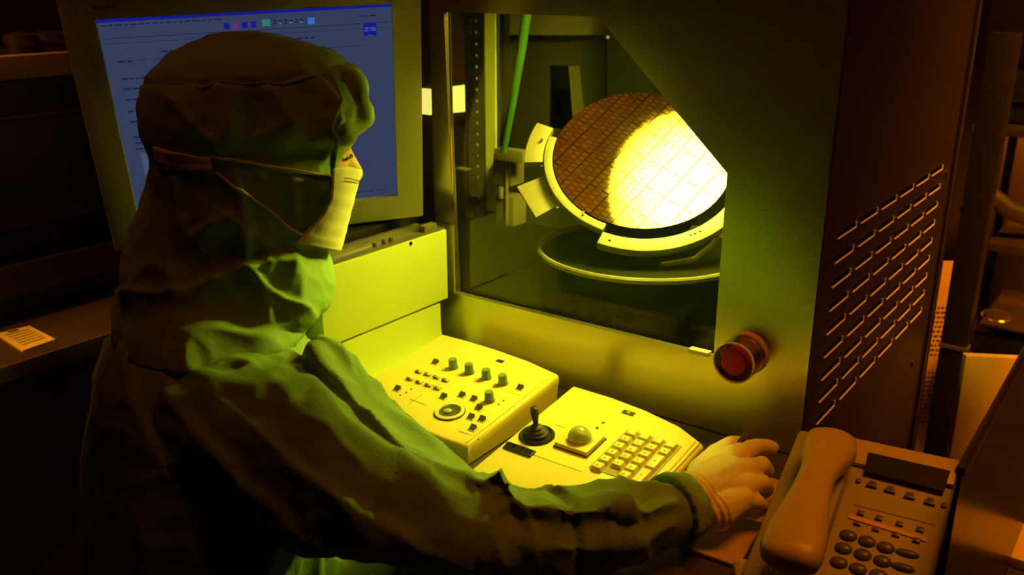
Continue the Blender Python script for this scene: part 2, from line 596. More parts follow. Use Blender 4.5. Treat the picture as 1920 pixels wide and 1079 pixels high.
# ------------------------------------------------------------------ lamp in the cabinet
lamp = empty('inspection_lamp', 'round inspection lamp shining down inside the cabinet above the wafer', 'lamp', LAMP)
d = MB().lathe(LAMP, Z, [(LAMP_R, 0), (LAMP_R, .004)], 48).build('lamp_diffuser', emis('lamp_glow', LAMP_C, LAMP_W, (.05, .172, .10)), lamp, loc=LAMP)
MB().lathe(LAMP, Z, [(LAMP_R + .002, -.05), (LAMP_R + .012, -.05), (LAMP_R + .012, .06), (.05, .10), (.05, .12), (.002, .12), (.002, .006), (LAMP_R + .002, .006)], 48, 0, False).build('lamp_housing', STEEL_D, lamp)
g = MB()
g.lathe(LAMP + Z * .062, Z, [(LAMP_R + .012, 0), (.36, 0), (.36, .003), (LAMP_R + .012, .003)], 56, 0, False).build('wafer_reflector_plate', mat('orange_reflector', (.90, .50, .06), .6, 0, .05), lamp)  # orange plate added for the wafer to mirror on its darker side
MB().cyl(LAMP + Z * .12, V((LAMP[0], LAMP[1], zt)), .01).build('lamp_stem', STEEL_M, lamp)

SLP = V((-.558, 1.272, 1.290))  # second lamp, out of view, added to light sleeve, mask and console
SLD = (V((-.66, .80, .90)) - SLP).normalized()
sl = empty('added_side_lamp', 'small unseen lamp added behind the slanted front edge to light sleeve and mask', 'lamp', SLP)
MB().lathe(SLP, SLD, [(.030, 0), (.030, .002)], 32).build('lamp_diffuser', emis('added_side_lamp_glow', (.92, .90, .055), 1050), sl)
MB().lathe(SLP, SLD, [(.035, .050), (.037, .050), (.036, -.03), (.015, -.05), (.002, -.05), (.002, -.004), (.031, -.004)], 32, 0, False).build('lamp_housing', STEEL_D, sl)
MB().tube([SLP - SLD * .05, SLP - SLD * .07 + Z * .02, V((SLP[0] + .05, SLP[1] + .02, 1.4)), V((SLP[0] + .06, SLP[1] - .02, zt))], .006, 10).build('lamp_stem', STEEL_M, sl)

# ------------------------------------------------------------------ wafer and stage
WC = V((-.746, 1.392, 1.07))
WN = V((.320, -.538, .779)).normalized()
WU = WN.cross(Z).normalized()      # horizontal in the wafer plane
WV = WN.cross(WU).normalized()
if WV[2] < 0:
    WV = -WV


def wafer_mat():
    M = bpy.data.materials.new('patterned_silicon')
    M.use_nodes = True
    nt = M.node_tree
    b = nt.nodes['Principled BSDF']
    L = nt.links.new
    tc = nt.nodes.new('ShaderNodeTexCoord')
    mp = nt.nodes.new('ShaderNodeMapping')
    L(tc.outputs['UV'], mp.inputs['Vector'])
    br = nt.nodes.new('ShaderNodeTexBrick')
    br.offset = 0
    br.inputs['Scale'].default_value = 1
    br.inputs['Brick Width'].default_value = .17
    br.inputs['Row Height'].default_value = .128
    br.inputs['Mortar Size'].default_value = .006
    br.inputs['Mortar Smooth'].default_value = .2
    br.inputs['Color1'].default_value = (.92, .64, .34, 1)
    br.inputs['Color2'].default_value = (.74, .50, .26, 1)
    br.inputs['Mortar'].default_value = (.42, .31, .13, 1)
    L(mp.outputs[0], br.inputs['Vector'])
    b2 = nt.nodes.new('ShaderNodeTexBrick')
    b2.offset = .5
    b2.inputs['Scale'].default_value = 1
    b2.inputs['Brick Width'].default_value = .034
    b2.inputs['Row Height'].default_value = .0427
    b2.inputs['Mortar Size'].default_value = .005
    b2.inputs['Color1'].default_value = (1, 1, 1, 1)
    b2.inputs['Color2'].default_value = (.72, .6, .5, 1)
    b2.inputs['Mortar'].default_value = (.50, .43, .36, 1)
    L(mp.outputs[0], b2.inputs['Vector'])
    mu = nt.nodes.new('ShaderNodeMix')
    mu.data_type = 'RGBA'
    mu.blend_type = 'MULTIPLY'
    mu.inputs[0].default_value = 1
    L(br.outputs['Color'], mu.inputs[6])
    L(b2.outputs['Color'], mu.inputs[7])
    L(mu.outputs[2], b.inputs['Base Color'])
    b.inputs['Metallic'].default_value = 1.0
    b.inputs['Roughness'].default_value = .07
    return M


g = MB()
N = 96
ring0 = []
for i in range(N):
    a_ = 2 * math.pi * i / N
    r_ = .15
    if 82 <= math.degrees(a_) <= 98 and False:
        r_ = .148
    ring0.append(WC + WU * (r_ * math.cos(a_)) + WV * (r_ * math.sin(a_)))
g.prism(ring0, -WN * .0012)
wf = g.build('silicon_wafer', wafer_mat(), None, smooth=0, loc=WC)
q_ = onp(1180, 265, WC, WN) - onp(1075, 372, WC, WN)
WAng = math.atan2(q_.dot(WV), q_.dot(WU))
uvl = wf.data.uv_layers.new(name='uv')
for l in wf.data.loops:
    q = wf.data.vertices[l.vertex_index].co
    # grid of dies turned a little in the wafer plane
    a_ = -WAng
    uu, vv = q.dot(WU) / .3, q.dot(WV) / .3
    uvl.data[l.index].uv = (uu * math.cos(a_) - vv * math.sin(a_) + .5, uu * math.sin(a_) + vv * math.cos(a_) + .5)
tag(wf, 'round patterned silicon wafer, orange on its left and blazing white on its right', 'wafer')

st = empty('wafer_stage', 'tilting round wafer stage with cream metal arc brackets on a turntable', 'machine', (-.72, 1.36, .80))


def arc(a0, a1, ri, ro, off, th, n=28, cc=WC):
    """arc plate parallel to the wafer, off below it, th thick"""
    g_ = MB()
    top = []
    for i in range(n + 1):
        a_ = math.radians(a0 + (a1 - a0) * i / n)
        dd = WU * math.cos(a_) + WV * math.sin(a_)
        top.append((cc + dd * ri - WN * off, cc + dd * ro - WN * off))
    poly_ = [p_[0] for p_ in top] + [p_[1] for p_ in reversed(top)]
    vs, fs = [], []
    for (p_, q_) in top:
        vs += [p_, q_, q_ - WN * th, p_ - WN * th]
    for i in range(n):
        a4, b4 = i * 4, i * 4 + 4
        for k in range(4):
            k2 = (k + 1) % 4
            fs.append((a4 + k, a4 + k2, b4 + k2, b4 + k))
    fs += [(0, 1, 2, 3), (n * 4 + 3, n * 4 + 2, n * 4 + 1, n * 4)]
    return g_.add(vs, fs)


def ang(px, py, off=0.0):
    q = onp(px, py, WC - WN * off, WN) - WC
    return math.degrees(math.atan2(q.dot(WV), q.dot(WU))), q.length


A1 = ang(1015, 250)[0]
A2 = ang(1125, 440)[0]
A3 = ang(1355, 395)[0]


def between(a, b):
    while b - a > 180:
        b -= 360
    while b - a < -180:
        b += 360
    return a, b


MB().lathe(WC - WN * .030, WN, [(.04, 0), (.135, .004), (.139, .008), (.139, .022), (.10, .024)], 56).build('chuck', INNERD, st)
a, b = between(A1, A2)
arc(a, b, .152, .166, .002, .014).build('left_ring', STAGE, st, bevel=.001)
a, b = between(A2, A3)
arc(a, b + (12 if b > a else -12), .166, .190, .006, .018).build('front_arc', STAGE, st, bevel=.0015)
a, b = between(ang(1035, 235)[0], ang(985, 300)[0])
arc(a, b, .168, .20, .006, .014).build('left_bracket', STAGE, st, bevel=.0015)
# folded square plate at the lower left of the ring
pp = WC - WN * .02
q4 = [onp(x_, y_, pp, WN) for x_, y_ in ((969, 350), (1018, 330), (1046, 385), (1005, 408))]
MB().prism(q4, -WN * .006).build('clamp_plate', STAGE, st, bevel=.001)
for (x_, y_) in ((1016, 262), (1016, 312), (1045, 390), (1094, 398), (1128, 428), (1144, 449), (1295, 439), (1304, 436), (1313, 432), (1093, 402)):
    p = onp(x_, y_, WC + WN * .001 - WN * (.006 if x_ > 1120 else .002), WN)
    MB().cyl(p - WN * .002, p + WN * .0015, .0024, n=10).build('screw', STEEL_D, st)
# yoke down to the turntable
MB().tube([WC - WN * .03, WC - WN * .07, V((-.70, 1.40, .955))], [.06, .055, .07], 24).build('yoke', INNERD, st)
tc_ = V((-.72, 1.365, 0))
MB().lathe(tc_ + Z * .80, Z, [(.174, 0), (.174, .10), (.176, .112)], 72).build('drum', INNERD, st)
MB().lathe(tc_ + Z * .912, Z, [(.176, 0), (.182, .002), (.183, .008), (.181, .011), (.177, .011), (.175, .002)], 72, 0, False).build('turntable_rim', STAGE, st)
MB().lathe(tc_ + Z * .913, Z, [(.176, 0), (.02, .001)], 48).build('turntable', INNERD, st)
# curved cream support rising at the right
sp_ = [dep(x_, y_, d_) for x_, y_, d_ in ((1240, 497, 1.50), (1300, 488, 1.50), (1335, 460, 1.51), (1353, 420, 1.53))]
MB().tube(sp_, [.006, .009, .010, .010], 12, flat=.5).build('support_arm', STAGE, st)

# ------------------------------------------------------------------ housing to the left of the console
hs_ = empty('side_housing', 'bright yellow-lit sheet metal housing at the left of the control panels', 'housing', (-1.0, .98, .75))
Y0 = .842
MB().b2((-1.06, Y0, .852), (XL, 1.118, .970)).build('upper_panel', PAINTW, hs_, bevel=.0015)
g = MB()
# lower panel bows out to the console at its foot
prof = [(XL - .002, .848), (XL - .002, .81), (XL, .790), (XL + .006, .775), (XL + .010, .768), (XL + .010, .748), (-1.06, .748), (-1.06, .848)]
g.prism([(x_, Y0, z_) for x_, z_ in prof], (0, 1.100 - Y0, 0))
g.build('lower_panel', PAINTW, hs_, smooth=50)
p = pl(770, 457, 0, XL)
MB().cyl(p - X * .001, p + X * .0008, .0032, n=16).build('screw_hole', BLACK, hs_)
g = MB()
g.b2((-1.075, Y0 - .02, .970), (XL - .003, 1.118, .974))
g.b2((-.985, Y0, .974), (-.975, 1.08, .984))
g.build('top_ledge', STEEL_M, hs_, bevel=.001)
g = MB()
g.b2((-1.058, Y0 + .003, .9745), (-1.0, 1.115, .992))
g.build('dark_ledge_cover', BLACK, hs_, bevel=.002)
for y_ in (.965, .985, 1.0):
    MB().cyl((-.962, y_, .974), (-.962, y_, .981), .004, n=12).build('clip', STAGE, hs_, bevel=.0005)
MB().b2((-.968, 1.07, .974), (-.955, 1.10, .984)).build('bracket', STAGE, hs_, bevel=.0005)
g = MB().b2((-.985, 1.02, .03), (-1.10, .9, .748)).build('pedestal', STEEL_D, hs_, bevel=.003)

# ------------------------------------------------------------------ monitor
EX = (RT * 6200 + UP * 883 + FW * 1743).normalized()
DN = (-118 * RT - 2450 * UP + 1743 * FW)
DN = (DN - EX * DN.dot(EX)).normalized()
NM = EX.cross(DN)
if NM.dot(FW) > 0:
    NM = -NM          # out of the screen, towards the room
TL = V((-1.142, .673, 1.311))
mon = empty('monitor', 'flat computer monitor with pale bezel and blue screen behind the hooded head', 'monitor', TL + DN * .34 + EX * .19 - NM * .03)


def mp_(a, b, c=0.0):
    return TL + EX * a + DN * b + NM * c


SW, SH = .376, .301
BL, BR, BT, BB = .040, .040, .040, .040
outer = [mp_(-BL, -BT), mp_(SW + BR, -BT), mp_(SW + BR, SH + BB), mp_(-BL, SH + BB)]
inner = [mp_(0, 0), mp_(SW, 0), mp_(SW, SH), mp_(0, SH)]
g = MB()
g.prism([p_ + NM * .009 for p_ in outer], -NM * .022, 0, [[p_ + NM * .009 for p_ in inner]])
g.build('bezel', BEZEL, mon, bevel=.0015)
g = MB()
g.prism([mp_(-.034, -.034, -.014), mp_(SW + .034, -.034, -.014), mp_(SW + .034, SH + .034, -.014), mp_(-.034, SH + .034, -.014)], -NM * .035)
g.build('back_shell', BEZEL, mon, bevel=.004)
SCB = emis('screen_blue', (.058, .076, .165), .6)
SCL = emis('screen_pale', (.085, .11, .22), .7)
SCT = emis('screen_title_blue', (.008, .012, .30), .8)
SCD = emis('screen_text_dark', (.012, .018, .10), .8)
SCG = emis('screen_green_icon', (.02, .25, .22), .8)
SCR = emis('screen_red_icon', (.16, .03, .20), .8)
SCW = emis('screen_logo_white', (.14, .18, .50), .9)
SCC = emis('screen_cyan_icon', (.03, .15, .55), 1.0)
smat = [SCB, SCL, SCT, SCD, SCG, SCR, SCW, SCC]
g = MB()
g.prism([mp_(0, 0), mp_(SW, 0), mp_(SW, SH), mp_(0, SH)], -NM * .002)


def sr(a, b, w_, h_, mi, lay=1):
    z0 = .0002 * lay
    g.add([mp_(a, b, z0), mp_(a + w_, b, z0), mp_(a + w_, b + h_, z0), mp_(a, b + h_, z0)], [(0, 1, 2, 3)], mi)


def words(a, b, w_, h_=.0022, mi=3):
    x_ = a
    while x_ < a + w_:
        ww = random.uniform(.004, .012)
        sr(x_, b, min(ww, a + w_ - x_), h_, mi, 2)
        x_ += ww + .0022


sr(0, 0, SW, .0065, 2)
words(.004, .010, .15, .0018)
for i, mi in enumerate((2, 5, 2, 2)):
    sr(.153 + .0115 * i, .0165, .007, .008, mi)
sr(.202, .0145, .011, .009, 4)
for i in range(6):
    sr(.217 + .007 * i, .016 + .001 * (i % 2), .0045, .0022, 3)
    sr(.217 + .007 * i, .0195, .0035, .0022, 4 if i % 2 else 3)
sr(.262, .0155, .009, .009, 7)
sr(.3315, .0165, .012, .0018, 3)
sr(.346, .0165, .009, .0018, 3)
sr(.003, .0275, .37, .0008, 3)
sr(.003, .0345, .37, .0006, 3)
words(.070, .048, .06)
words(.22, .042, .05)
words(.015, .058, .018, .003)
sr(.038, .0585, .30, .0007, 3)
for i, (b_, w_) in enumerate(((.082, .03), (.096, .02), (.1115, .028), (.128, .015), (.143, .014), (.166, .032), (.175, .05), (.184, .06))):
    words(.015, b_, w_, .0026)
    if i < 5:
        sr(.052, b_ - .002, .10, .0006, 3)
        sr(.052, b_ + .0055, .10, .0006, 3)
sr(.020, .192, .08, .085, 1)
sr(.03, .235, .03, .03, 0, 2)
words(.30, SH - .011, .06, .0012)
# blue emblem at the upper right of the page: square with white lettering and a notched foot
ex0, ey0, es = .3365, .028, .018
g.add([mp_(ex0, ey0, .0004), mp_(ex0 + es, ey0, .0004), mp_(ex0 + es, ey0 + es, .0004), mp_(ex0 + es * .5, ey0 + es * .88, .0004), mp_(ex0, ey0 + es, .0004)], [(0, 1, 2, 3, 4)], 2)
# letters Z E I S S drawn as strokes
lw, lh, lx, ly, tk = .0024, .0048, ex0 + .0018, ey0 + .0058, .0006
LET = {'Z': [(0, 0, 1, 0), (1, 0, 0, 1), (0, 1, 1, 1)], 'E': [(0, 0, 0, 1), (0, 0, 1, 0), (0, .5, .8, .5), (0, 1, 1, 1)], 'I': [(.5, 0, .5, 1)], 'S': [(1, 0, 0, 0), (0, 0, 0, .5), (0, .5, 1, .5), (1, .5, 1, 1), (1, 1, 0, 1)]}
for ch in 'ZEISS':
    for (a0, b0, a1, b1) in LET[ch]:
        p_, q_ = V((lx + a0 * lw, ly + b0 * lh)), V((lx + a1 * lw, ly + b1 * lh))
        dv = (q_ - p_).normalized() * tk / 2
        nv = V((-dv[1], dv[0]))
        pts_ = [p_ - dv + nv, q_ + dv + nv, q_ + dv - nv, p_ - dv - nv]
        g.add([mp_(u_[0], u_[1], .0006) for u_ in pts_], [(0, 1, 2, 3)], 6)
    lx += lw + .0007
g.build('screen', smat, mon, smooth=0)
# little lettering on the upper left bezel corner
g = MB()
for i in range(5):
    g.box(mp_(.002 + i * .0055, -.016, .0092), (.0035, .0035, .0004), (EX, DN, NM))
g.build('badge', mat('grey_badge', (.15, .06, .03), .5), mon, smooth=0)
# arm to the ledge
g = MB()
mid = mp_(SW / 2, SH * .62, -.05)
g.cyl(mid, mid - NM * .03, .035, n=24)
g.tube([mid - NM * .03, mid - NM * .06 - Z * .04, V((-1.12, 1.04, .93)), V((-1.12, 1.04, .76))], .018, 16)
g.b2((-1.18, .98, .745), (-1.065, 1.10, .76))
g.build('support_arm', STEEL_D, mon)
MB().b2((-1.18, .98, .0), (-1.112, 1.10, .743)).build('stand_column', STEEL_D, mon, bevel=.003)

# ------------------------------------------------------------------ control panels
def slab_z(y_, z0):
    return z0 + .12 * (y_ - .95)


SN = V((0, -.12, 1)).normalized()
SY = V((0, 1, .12)).normalized()
AX = (X, SY, SN)


def console(name, label, back, xr, xl, yfront, z0, rim):
    r_ = empty(name, label, 'control panel', ((xr + xl) / 2, .95, TZ))
    ply = [(xl, yfront, 0), (xr, yfront, 0)] + [(x_, y_, 0) for x_, y_ in back]
    top = [V((p_[0], p_[1], slab_z(p_[1], z0))) for p_ in ply]
    g_ = MB()
    n_ = len(top)
    cx = sum(p_[0] for p_ in top) / n_
    cy = sum(p_[1] for p_ in top) / n_

    def shr(p_, k, dz):
        dx, dy = p_[0] - cx, p_[1] - cy
        L_ = math.hypot(dx, dy)
        return V((p_[0] - dx / L_ * k, p_[1] - dy / L_ * k, p_[2] + dz))
    rings_ = [[V((shr(p_, .004, 0)[0], shr(p_, .004, 0)[1], TZ + .002)) for p_ in top], [shr(p_, 0, -.014) for p_ in top], [shr(p_, 0, -.005) for p_ in top], [shr(p_, .002, -.0015) for p_ in top], [shr(p_, .005, 0) for p_ in top]]
    g_.loft(rings_)
    g_.build('body', CREAM, r_, smooth=60)
    return r_


Z1, Z2 = .789, .779
P1 = V((-.8, .95, Z1))
P2 = V((-.55, .95, Z2))
back1 = [(-.690, 1.060), (-.75, 1.073), (-.82, 1.080), (-.88, 1.081), (-.932, 1.079)]
c1 = console('knob_panel', 'cream sloping control panel with green-grey knobs and a round jog dial', back1, -.690, -.932, .845, Z1, .004)
back2 = [(-.436, 1.015), (-.48, 1.038), (-.54, 1.052), (-.60, 1.058), (-.664, 1.058)]
c2 = console('keypad_panel', 'cream sloping control panel with black joystick, trackball and number keys', back2, -.436, -.664, .815, Z2, .004)


def top1(px, py, h=0.0):
    return onp(px, py, P1 + SN * h, SN)


def top2(px, py, h=0.0):
    return onp(px, py, P2 + SN * h, SN)


# seams
def c4(x, y):
    return 680 + x / 2.909, 620 + y / 2.909


# panel 1 knobs
for (x_, y_) in ((495, 205), (583, 232), (676, 262), (766, 292), (693, 385)):
    p = top1(*c4(x_, y_))
    MB().lathe(p, SN, [(.0078, 0), (.0078, .002), (.0068, .0035), (.0064, .014), (.0058, .0155), (.002, .0158)], 22).build('knob', KNOBG, c1)
# wedge buttons with cream caps
wb = [(395, 180), (858, 320), (540, 360), (605, 382), (440, 368), (632, 430), (590, 480), (650, 492), (600, 540), (188, 325)]
for (x_, y_) in wb:
    p = top1(*c4(x_, y_))
    g = MB()
    hw = .0062
    g.prism([p - X * hw - SY * .0045, p + X * hw - SY * .0045, p + X * hw + SY * .0045, p - X * hw + SY * .0045], SN * .001)
    g.add([p - X * .0045 - SY * .004 + SN * .001, p + X * .0045 - SY * .004 + SN * .001, p + X * .0045 + SY * .004 + SN * .006, p - X * .0045 + SY * .004 + SN * .006, p - X * .0045 + SY * .004 + SN * .001, p + X * .0045 + SY * .004 + SN * .001],
          [(0, 1, 2, 3), (3, 2, 5, 4), (0, 3, 4), (1, 5, 2), (0, 4, 5, 1)], 1)
    g.build('toggle_button', [CREAM2, TRI], c1, smooth=0)
sm_ = [(310, 228), (358, 243), (406, 258), (455, 274), (262, 268), (312, 285), (362, 302), (410, 318)]
for (x_, y_) in sm_:
    p = top1(*c4(x_, y_))
    g = MB()
    g.box(p + SN * .0015, (.011, .0065, .003), AX, 0)
    g.box(p + SN * .002 - SY * .002 - X * .002, (.0075, .004, .0034), AX, 1)
    g.build('small_button', [CREAM2, TRI], c1, bevel=.0004)
for (x_, y_) in ((238, 340), (265, 322), (742, 405), (768, 385), (632, 595), (205, 355)):
    p = top1(*c4(x_, y_))
    MB().lathe(p, SN, [(.0014, 0), (.0014, .0008)], 10).build('indicator_light', TRI, c1)
p = top1(*c4(475, 447))
jd = MB().lathe(p, SN, [(.0225, 0), (.0225, .001), (.019, .002), (.0185, .0008)], 48).build('jog_dial', TRI, c1)
MB().lathe(p, SN, [(.0212, .0009), (.0212, .0026), (.0165, .0034), (.0155, .0015)], 48, 0, False).build('dial_ring', CREAM2, jd)
MB().lathe(p, SN, [(.0150, .0005), (.0150, .002), (.011, .0012), (.004, .0010)], 40).build('dial_plate', TRI, jd)
MB().sphere(p - X * .003 - SY * .001 + SN * .002, (.0062, .0062, .003), ax=AX).build('dial_dimple', BALL, jd)
p = top1(*c4(750, 170))
bd = MB().box(p + SN * .0006, (.012, .007, .0012), AX).build('badge', mat('dark_badge', (.02, .03, .03), .4), c1)
bd['label'] = 'small dark square badge'
GPR = mat('grey_print', (.35, .33, .2), .6)
# printed hairlines and captions
for (x_, y_, w_) in ((830, 345, .022), (560, 560, .022), (440, 350, .012), (300, 390, .03)):
    p = top1(*c4(x_, y_), .0002)
    MB().box(p, (w_, .0009, .0002), AX).build('printed_line', GPR, c1, smooth=0)
MB().box(top1(*c4(285, 378), .0002), (.0007, .03, .0002), AX).build('printed_line', GPR, c1, smooth=0)
# raised right hand rail of the knob panel
g = MB()
for xx in (-.6965,):
    a_ = V((xx, .850, slab_z(.850, Z1) + .0006))
    b_ = V((xx, 1.056, slab_z(1.056, Z1) + .0006))
    g.tube([a_, b_], .0012, 8)
g.build('side_ridge', CREAM, c1)

# panel 2: joystick
p = top2(*c4(950, 575))
js = MB().lathe(p, SN, [(.0245, 0), (.0245, .0015), (.0225, .0035), (.0205, .0035), (.018, .001)], 48).build('joystick', BLACK, c2)
g = MB()
prof = [(.0185, .001), (.0155, .005), (.0165, .006), (.012, .009), (.013, .010), (.0085, .013), (.009, .014), (.0045, .017)]
g.lathe(p, SN, prof, 36).build('rubber_boot', RUBBER, js)
top_ = onp(1001, 770, p, FW.cross(RT).cross(RT)) if False else None
s0 = p + SN * .014
s1 = dep(1001, 764, (s0 - CP).dot(FW) - .012)
MB().tube([s0, s0.lerp(s1, .35), s0.lerp(s1, .6), s0.lerp(s1, .8), s0.lerp(s1, .96), s1], [.0034, .0040, .0054, .0060, .0050, .0022], 16).build('stick', BLACK, js)
# rocker strip
c_ = top2(*c4(855, 655))
rk = MB().box(c_ + SN * .0015, (.044, .014, .003), AX).build('rocker_strip', BLACK, c2, bevel=.001)
for i in (-1, 0, 1):
    g = MB()
    q_ = c_ + X * (i * .0145) + SN * .003
    g.add([q_ - X * .006 - SY * .005, q_ + X * .006 - SY * .005, q_ + X * .006 + SY * .005, q_ - X * .006 + SY * .005, q_ - X * .006 + SN * .0035 + SY * .001, q_ + X * .006 + SN * .0035 + SY * .001], [(0, 1, 5, 4), (4, 5, 2, 3), (0, 4, 3), (1, 2, 5), (0, 3, 2, 1)])
    g.build('rocker', RUBBER, rk, smooth=0)
# trackball in a square plate
c_ = top2(*c4(1185, 615))
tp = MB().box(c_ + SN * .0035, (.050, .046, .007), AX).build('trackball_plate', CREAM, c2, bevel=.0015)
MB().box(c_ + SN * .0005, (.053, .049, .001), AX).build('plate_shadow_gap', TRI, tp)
MB().lathe(c_ + SN * .0068, SN, [(.0185, 0), (.0180, .0015), (.0165, .0012)], 40, 0, False).build('ball_socket', CREAM2, tp)
MB().sphere(c_ + SN * .0085, .0158, n=32, k=18, ax=AX).build('ball', BALL, tp)
g = MB()
for (x_, y_, w_, l_) in ((1175, 538, .013, .002), (1302, 585, .014, .002)):
    g.box(top2(*c4(x_, y_), .0012), (w_, l_, .002), AX)
g.build('button_slit', TRI, c2)
for (x_, y_) in ((1280, 533), (1312, 506)):
    MB().lathe(top2(*c4(x_, y_)), SN, [(.0020, 0), (.0020, .001)], 12).build('indicator_light', TRI, c2)
for (x_, y_) in ((1450, 453),):
    bd = MB().box(top2(*c4(x_, y_)) + SN * .0006, (.018, .009, .0012), AX).build('badge', bpy.data.materials['dark_badge'], c2)
    MB().box(top2(*c4(x_, y_)) + SN * .0014, (.005, .005, .0008), AX).build('badge_mark', BALL, bd)
# number keys: 4 across by 5 deep; pitch 19 mm
k0 = top2(*c4(1468, 575))
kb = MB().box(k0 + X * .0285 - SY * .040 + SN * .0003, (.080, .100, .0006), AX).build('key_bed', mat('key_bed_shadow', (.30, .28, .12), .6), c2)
for r_ in range(6):
    for c_ in range(4):
        if c_ == 3 and r_ in (3, 5):
            continue
        if r_ == 5 and c_ == 1:
            continue
        q = k0 + X * (.019 * c_) - SY * (.0172 * r_)
        w_, l_ = .0158, .0142
        if c_ == 3 and r_ in (2, 4):
            q -= SY * .0086
            l_ = .0142 + .0172
        g = MB()
        b4 = [q - X * w_ / 2 - SY * l_ / 2, q + X * w_ / 2 - SY * l_ / 2, q + X * w_ / 2 + SY * l_ / 2, q - X * w_ / 2 + SY * l_ / 2]
        t4 = [q - X * (w_ / 2 - .002) - SY * (l_ / 2 - .0022) + SN * .006, q + X * (w_ / 2 - .002) - SY * (l_ / 2 - .0022) + SN * .006, q + X * (w_ / 2 - .002) + SY * (l_ / 2 - .001) + SN * .006, q - X * (w_ / 2 - .002) + SY * (l_ / 2 - .001) + SN * .006]
        g.add(b4 + t4, [(3, 2, 1, 0), (4, 5, 6, 7), (0, 1, 5, 4), (1, 2, 6, 5), (2, 3, 7, 6), (3, 0, 4, 7)], 0)
        if r_ > 0:
            g.box(q + SN * .0061 + X * random.uniform(-.001, .001), (.0018, .0028, .0002), AX, 1)
        g.build('key', [CREAM2, TRI], c2, bevel=.0006)
g = MB()
for xx in (-.446, -.4405):
    g.tube([V((xx, .83, slab_z(.83, Z2) + .0006)), V((xx, 1.012, slab_z(1.012, Z2) + .0006))], .0012, 8)
g.build('side_ridge', CREAM, c2)
MB().box(top2(*c4(1080, 525), .0002), (.016, .001, .0002), AX).build('printed_line', GPR, c2, smooth=0)
MB().box(top2(*c4(1050, 720), .0002), (.08, .0006, .0002), AX).build('printed_line', GPR, c2, smooth=0)

# ------------------------------------------------------------------ pad under the hand
pd = MB()
zz = TZ + .006
q4 = [pl(1272, 1022, 2, zz), pl(1385, 1062, 2, zz), pl(1475, 905, 2, zz), pl(1400, 880, 2, zz)]
pd.prism(q4, (0, 0, -.005))
tag(pd.build('mouse_pad', BOARD, bevel=.0015), 'tan flat pad lying under the gloved hand', 'pad')

# ------------------------------------------------------------------ telephone
PN = V((0, -.42, 1)).normalized()
PY = V((0, 1, .42)).normalized()
PP = pl(1700, 1000, 2, .815)
ph = empty('desk_telephone', 'beige desk telephone with handset, dark display and round keys', 'telephone', (-.20, .9, TZ))


def pt(x_, y_, h=0.0):
    return onp(x_, y_, PP + PN * h, PN)


PXA = (pt(1800, 870) - pt(1605, 828)).normalized()
PYA = PN.cross(PXA).normalized()
PAX = (PXA, PYA, PN)
b_tl, b_tr = pt(1600, 825), pt(1802, 868)
dwn = PYA * -.215
b_bl, b_br = b_tl + dwn, b_tr + dwn
lft = -PXA * .062
g = MB()
topc = [b_tl + lft, b_tr, b_br, b_bl + lft]
botc = [V((p_[0], p_[1], TZ + .001)) for p_ in topc]
g.add(topc + botc, [(0, 1, 2, 3), (7, 6, 5, 4), (0, 4, 5, 1), (1, 5, 6, 2), (2, 6, 7, 3), (3, 7, 4, 0)])
g.build('base', PHONE2, ph, bevel=.006, seg=3)
g = MB()
g.box((b_tl + b_tr) / 2 - PYA * .020 + PN * .003, ((b_tr - b_tl).length * .98, .036, .006), PAX)
db = g.build('display_bezel', PHONE, ph, bevel=.002)
q4 = [pt(1628, 849, .0065), pt(1782, 884, .0065), pt(1770, 922, .0065), pt(1620, 884, .0065)]
MB().prism(q4, PN * .0006).build('display', LCD, db, smooth=0)


def c5(x, y):
    return 1200 + x / 2.079, 560 + y / 2.079


for i, (x_, y_) in enumerate(((852, 712), (905, 728), (975, 748), (1052, 772), (1130, 795), (1185, 808))):
    q = pt(*c5(x_, y_), .001)
    g = MB()
    if i in (0, 5):
        g.lathe(q, PN, [(.0030, 0), (.0028, .002)], 12)
    else:
        g.prism([q - PXA * .006 - PYA * .0035, q + PXA * .006 - PYA * .0035, q + PXA * .003 + PYA * .004, q - PXA * .003 + PYA * .004], PN * .0025)
    g.build('soft_key', PKEY, ph, bevel=.0004)
MB().prism([pt(*c5(x_, y_), .0008) for x_, y_ in ((815, 842), (1120, 935), (1115, 950), (810, 856))], PN * .0006).build('label_strip', ORPL, ph, smooth=0)
MB().prism([pt(*c5(x_, y_), .0004) for x_, y_ in ((850, 745), (1165, 825), (1150, 885), (835, 805))], PN * .0005).build('directory_strip', PHONE2, ph, smooth=0)
for (x_, y_) in ((860, 838), (932, 858), (1012, 880), (1092, 902), (848, 878), (920, 900), (998, 922), (1078, 945)):
    q = pt(*c5(x_, y_), .001)
    MB().box(q + PN * .001, (.0075, .005, .002), PAX).build('feature_key', PKEY, ph, bevel=.0008)
for (x_, y_) in ((812, 925), (885, 948), (958, 972), (793, 975), (868, 1000), (945, 1025), (775, 1030), (850, 1055), (930, 1080), (1042, 995), (1025, 1050)):
    q = pt(*c5(x_, y_), .001)
    g = MB()
    if x_ > 1000:
        g.sphere(q, (.0115, .0045, .0035), ax=PAX)
    else:
        g.sphere(q, (.0090, .0068, .0045), ax=PAX)
    g.build('number_key', PKEY, ph)
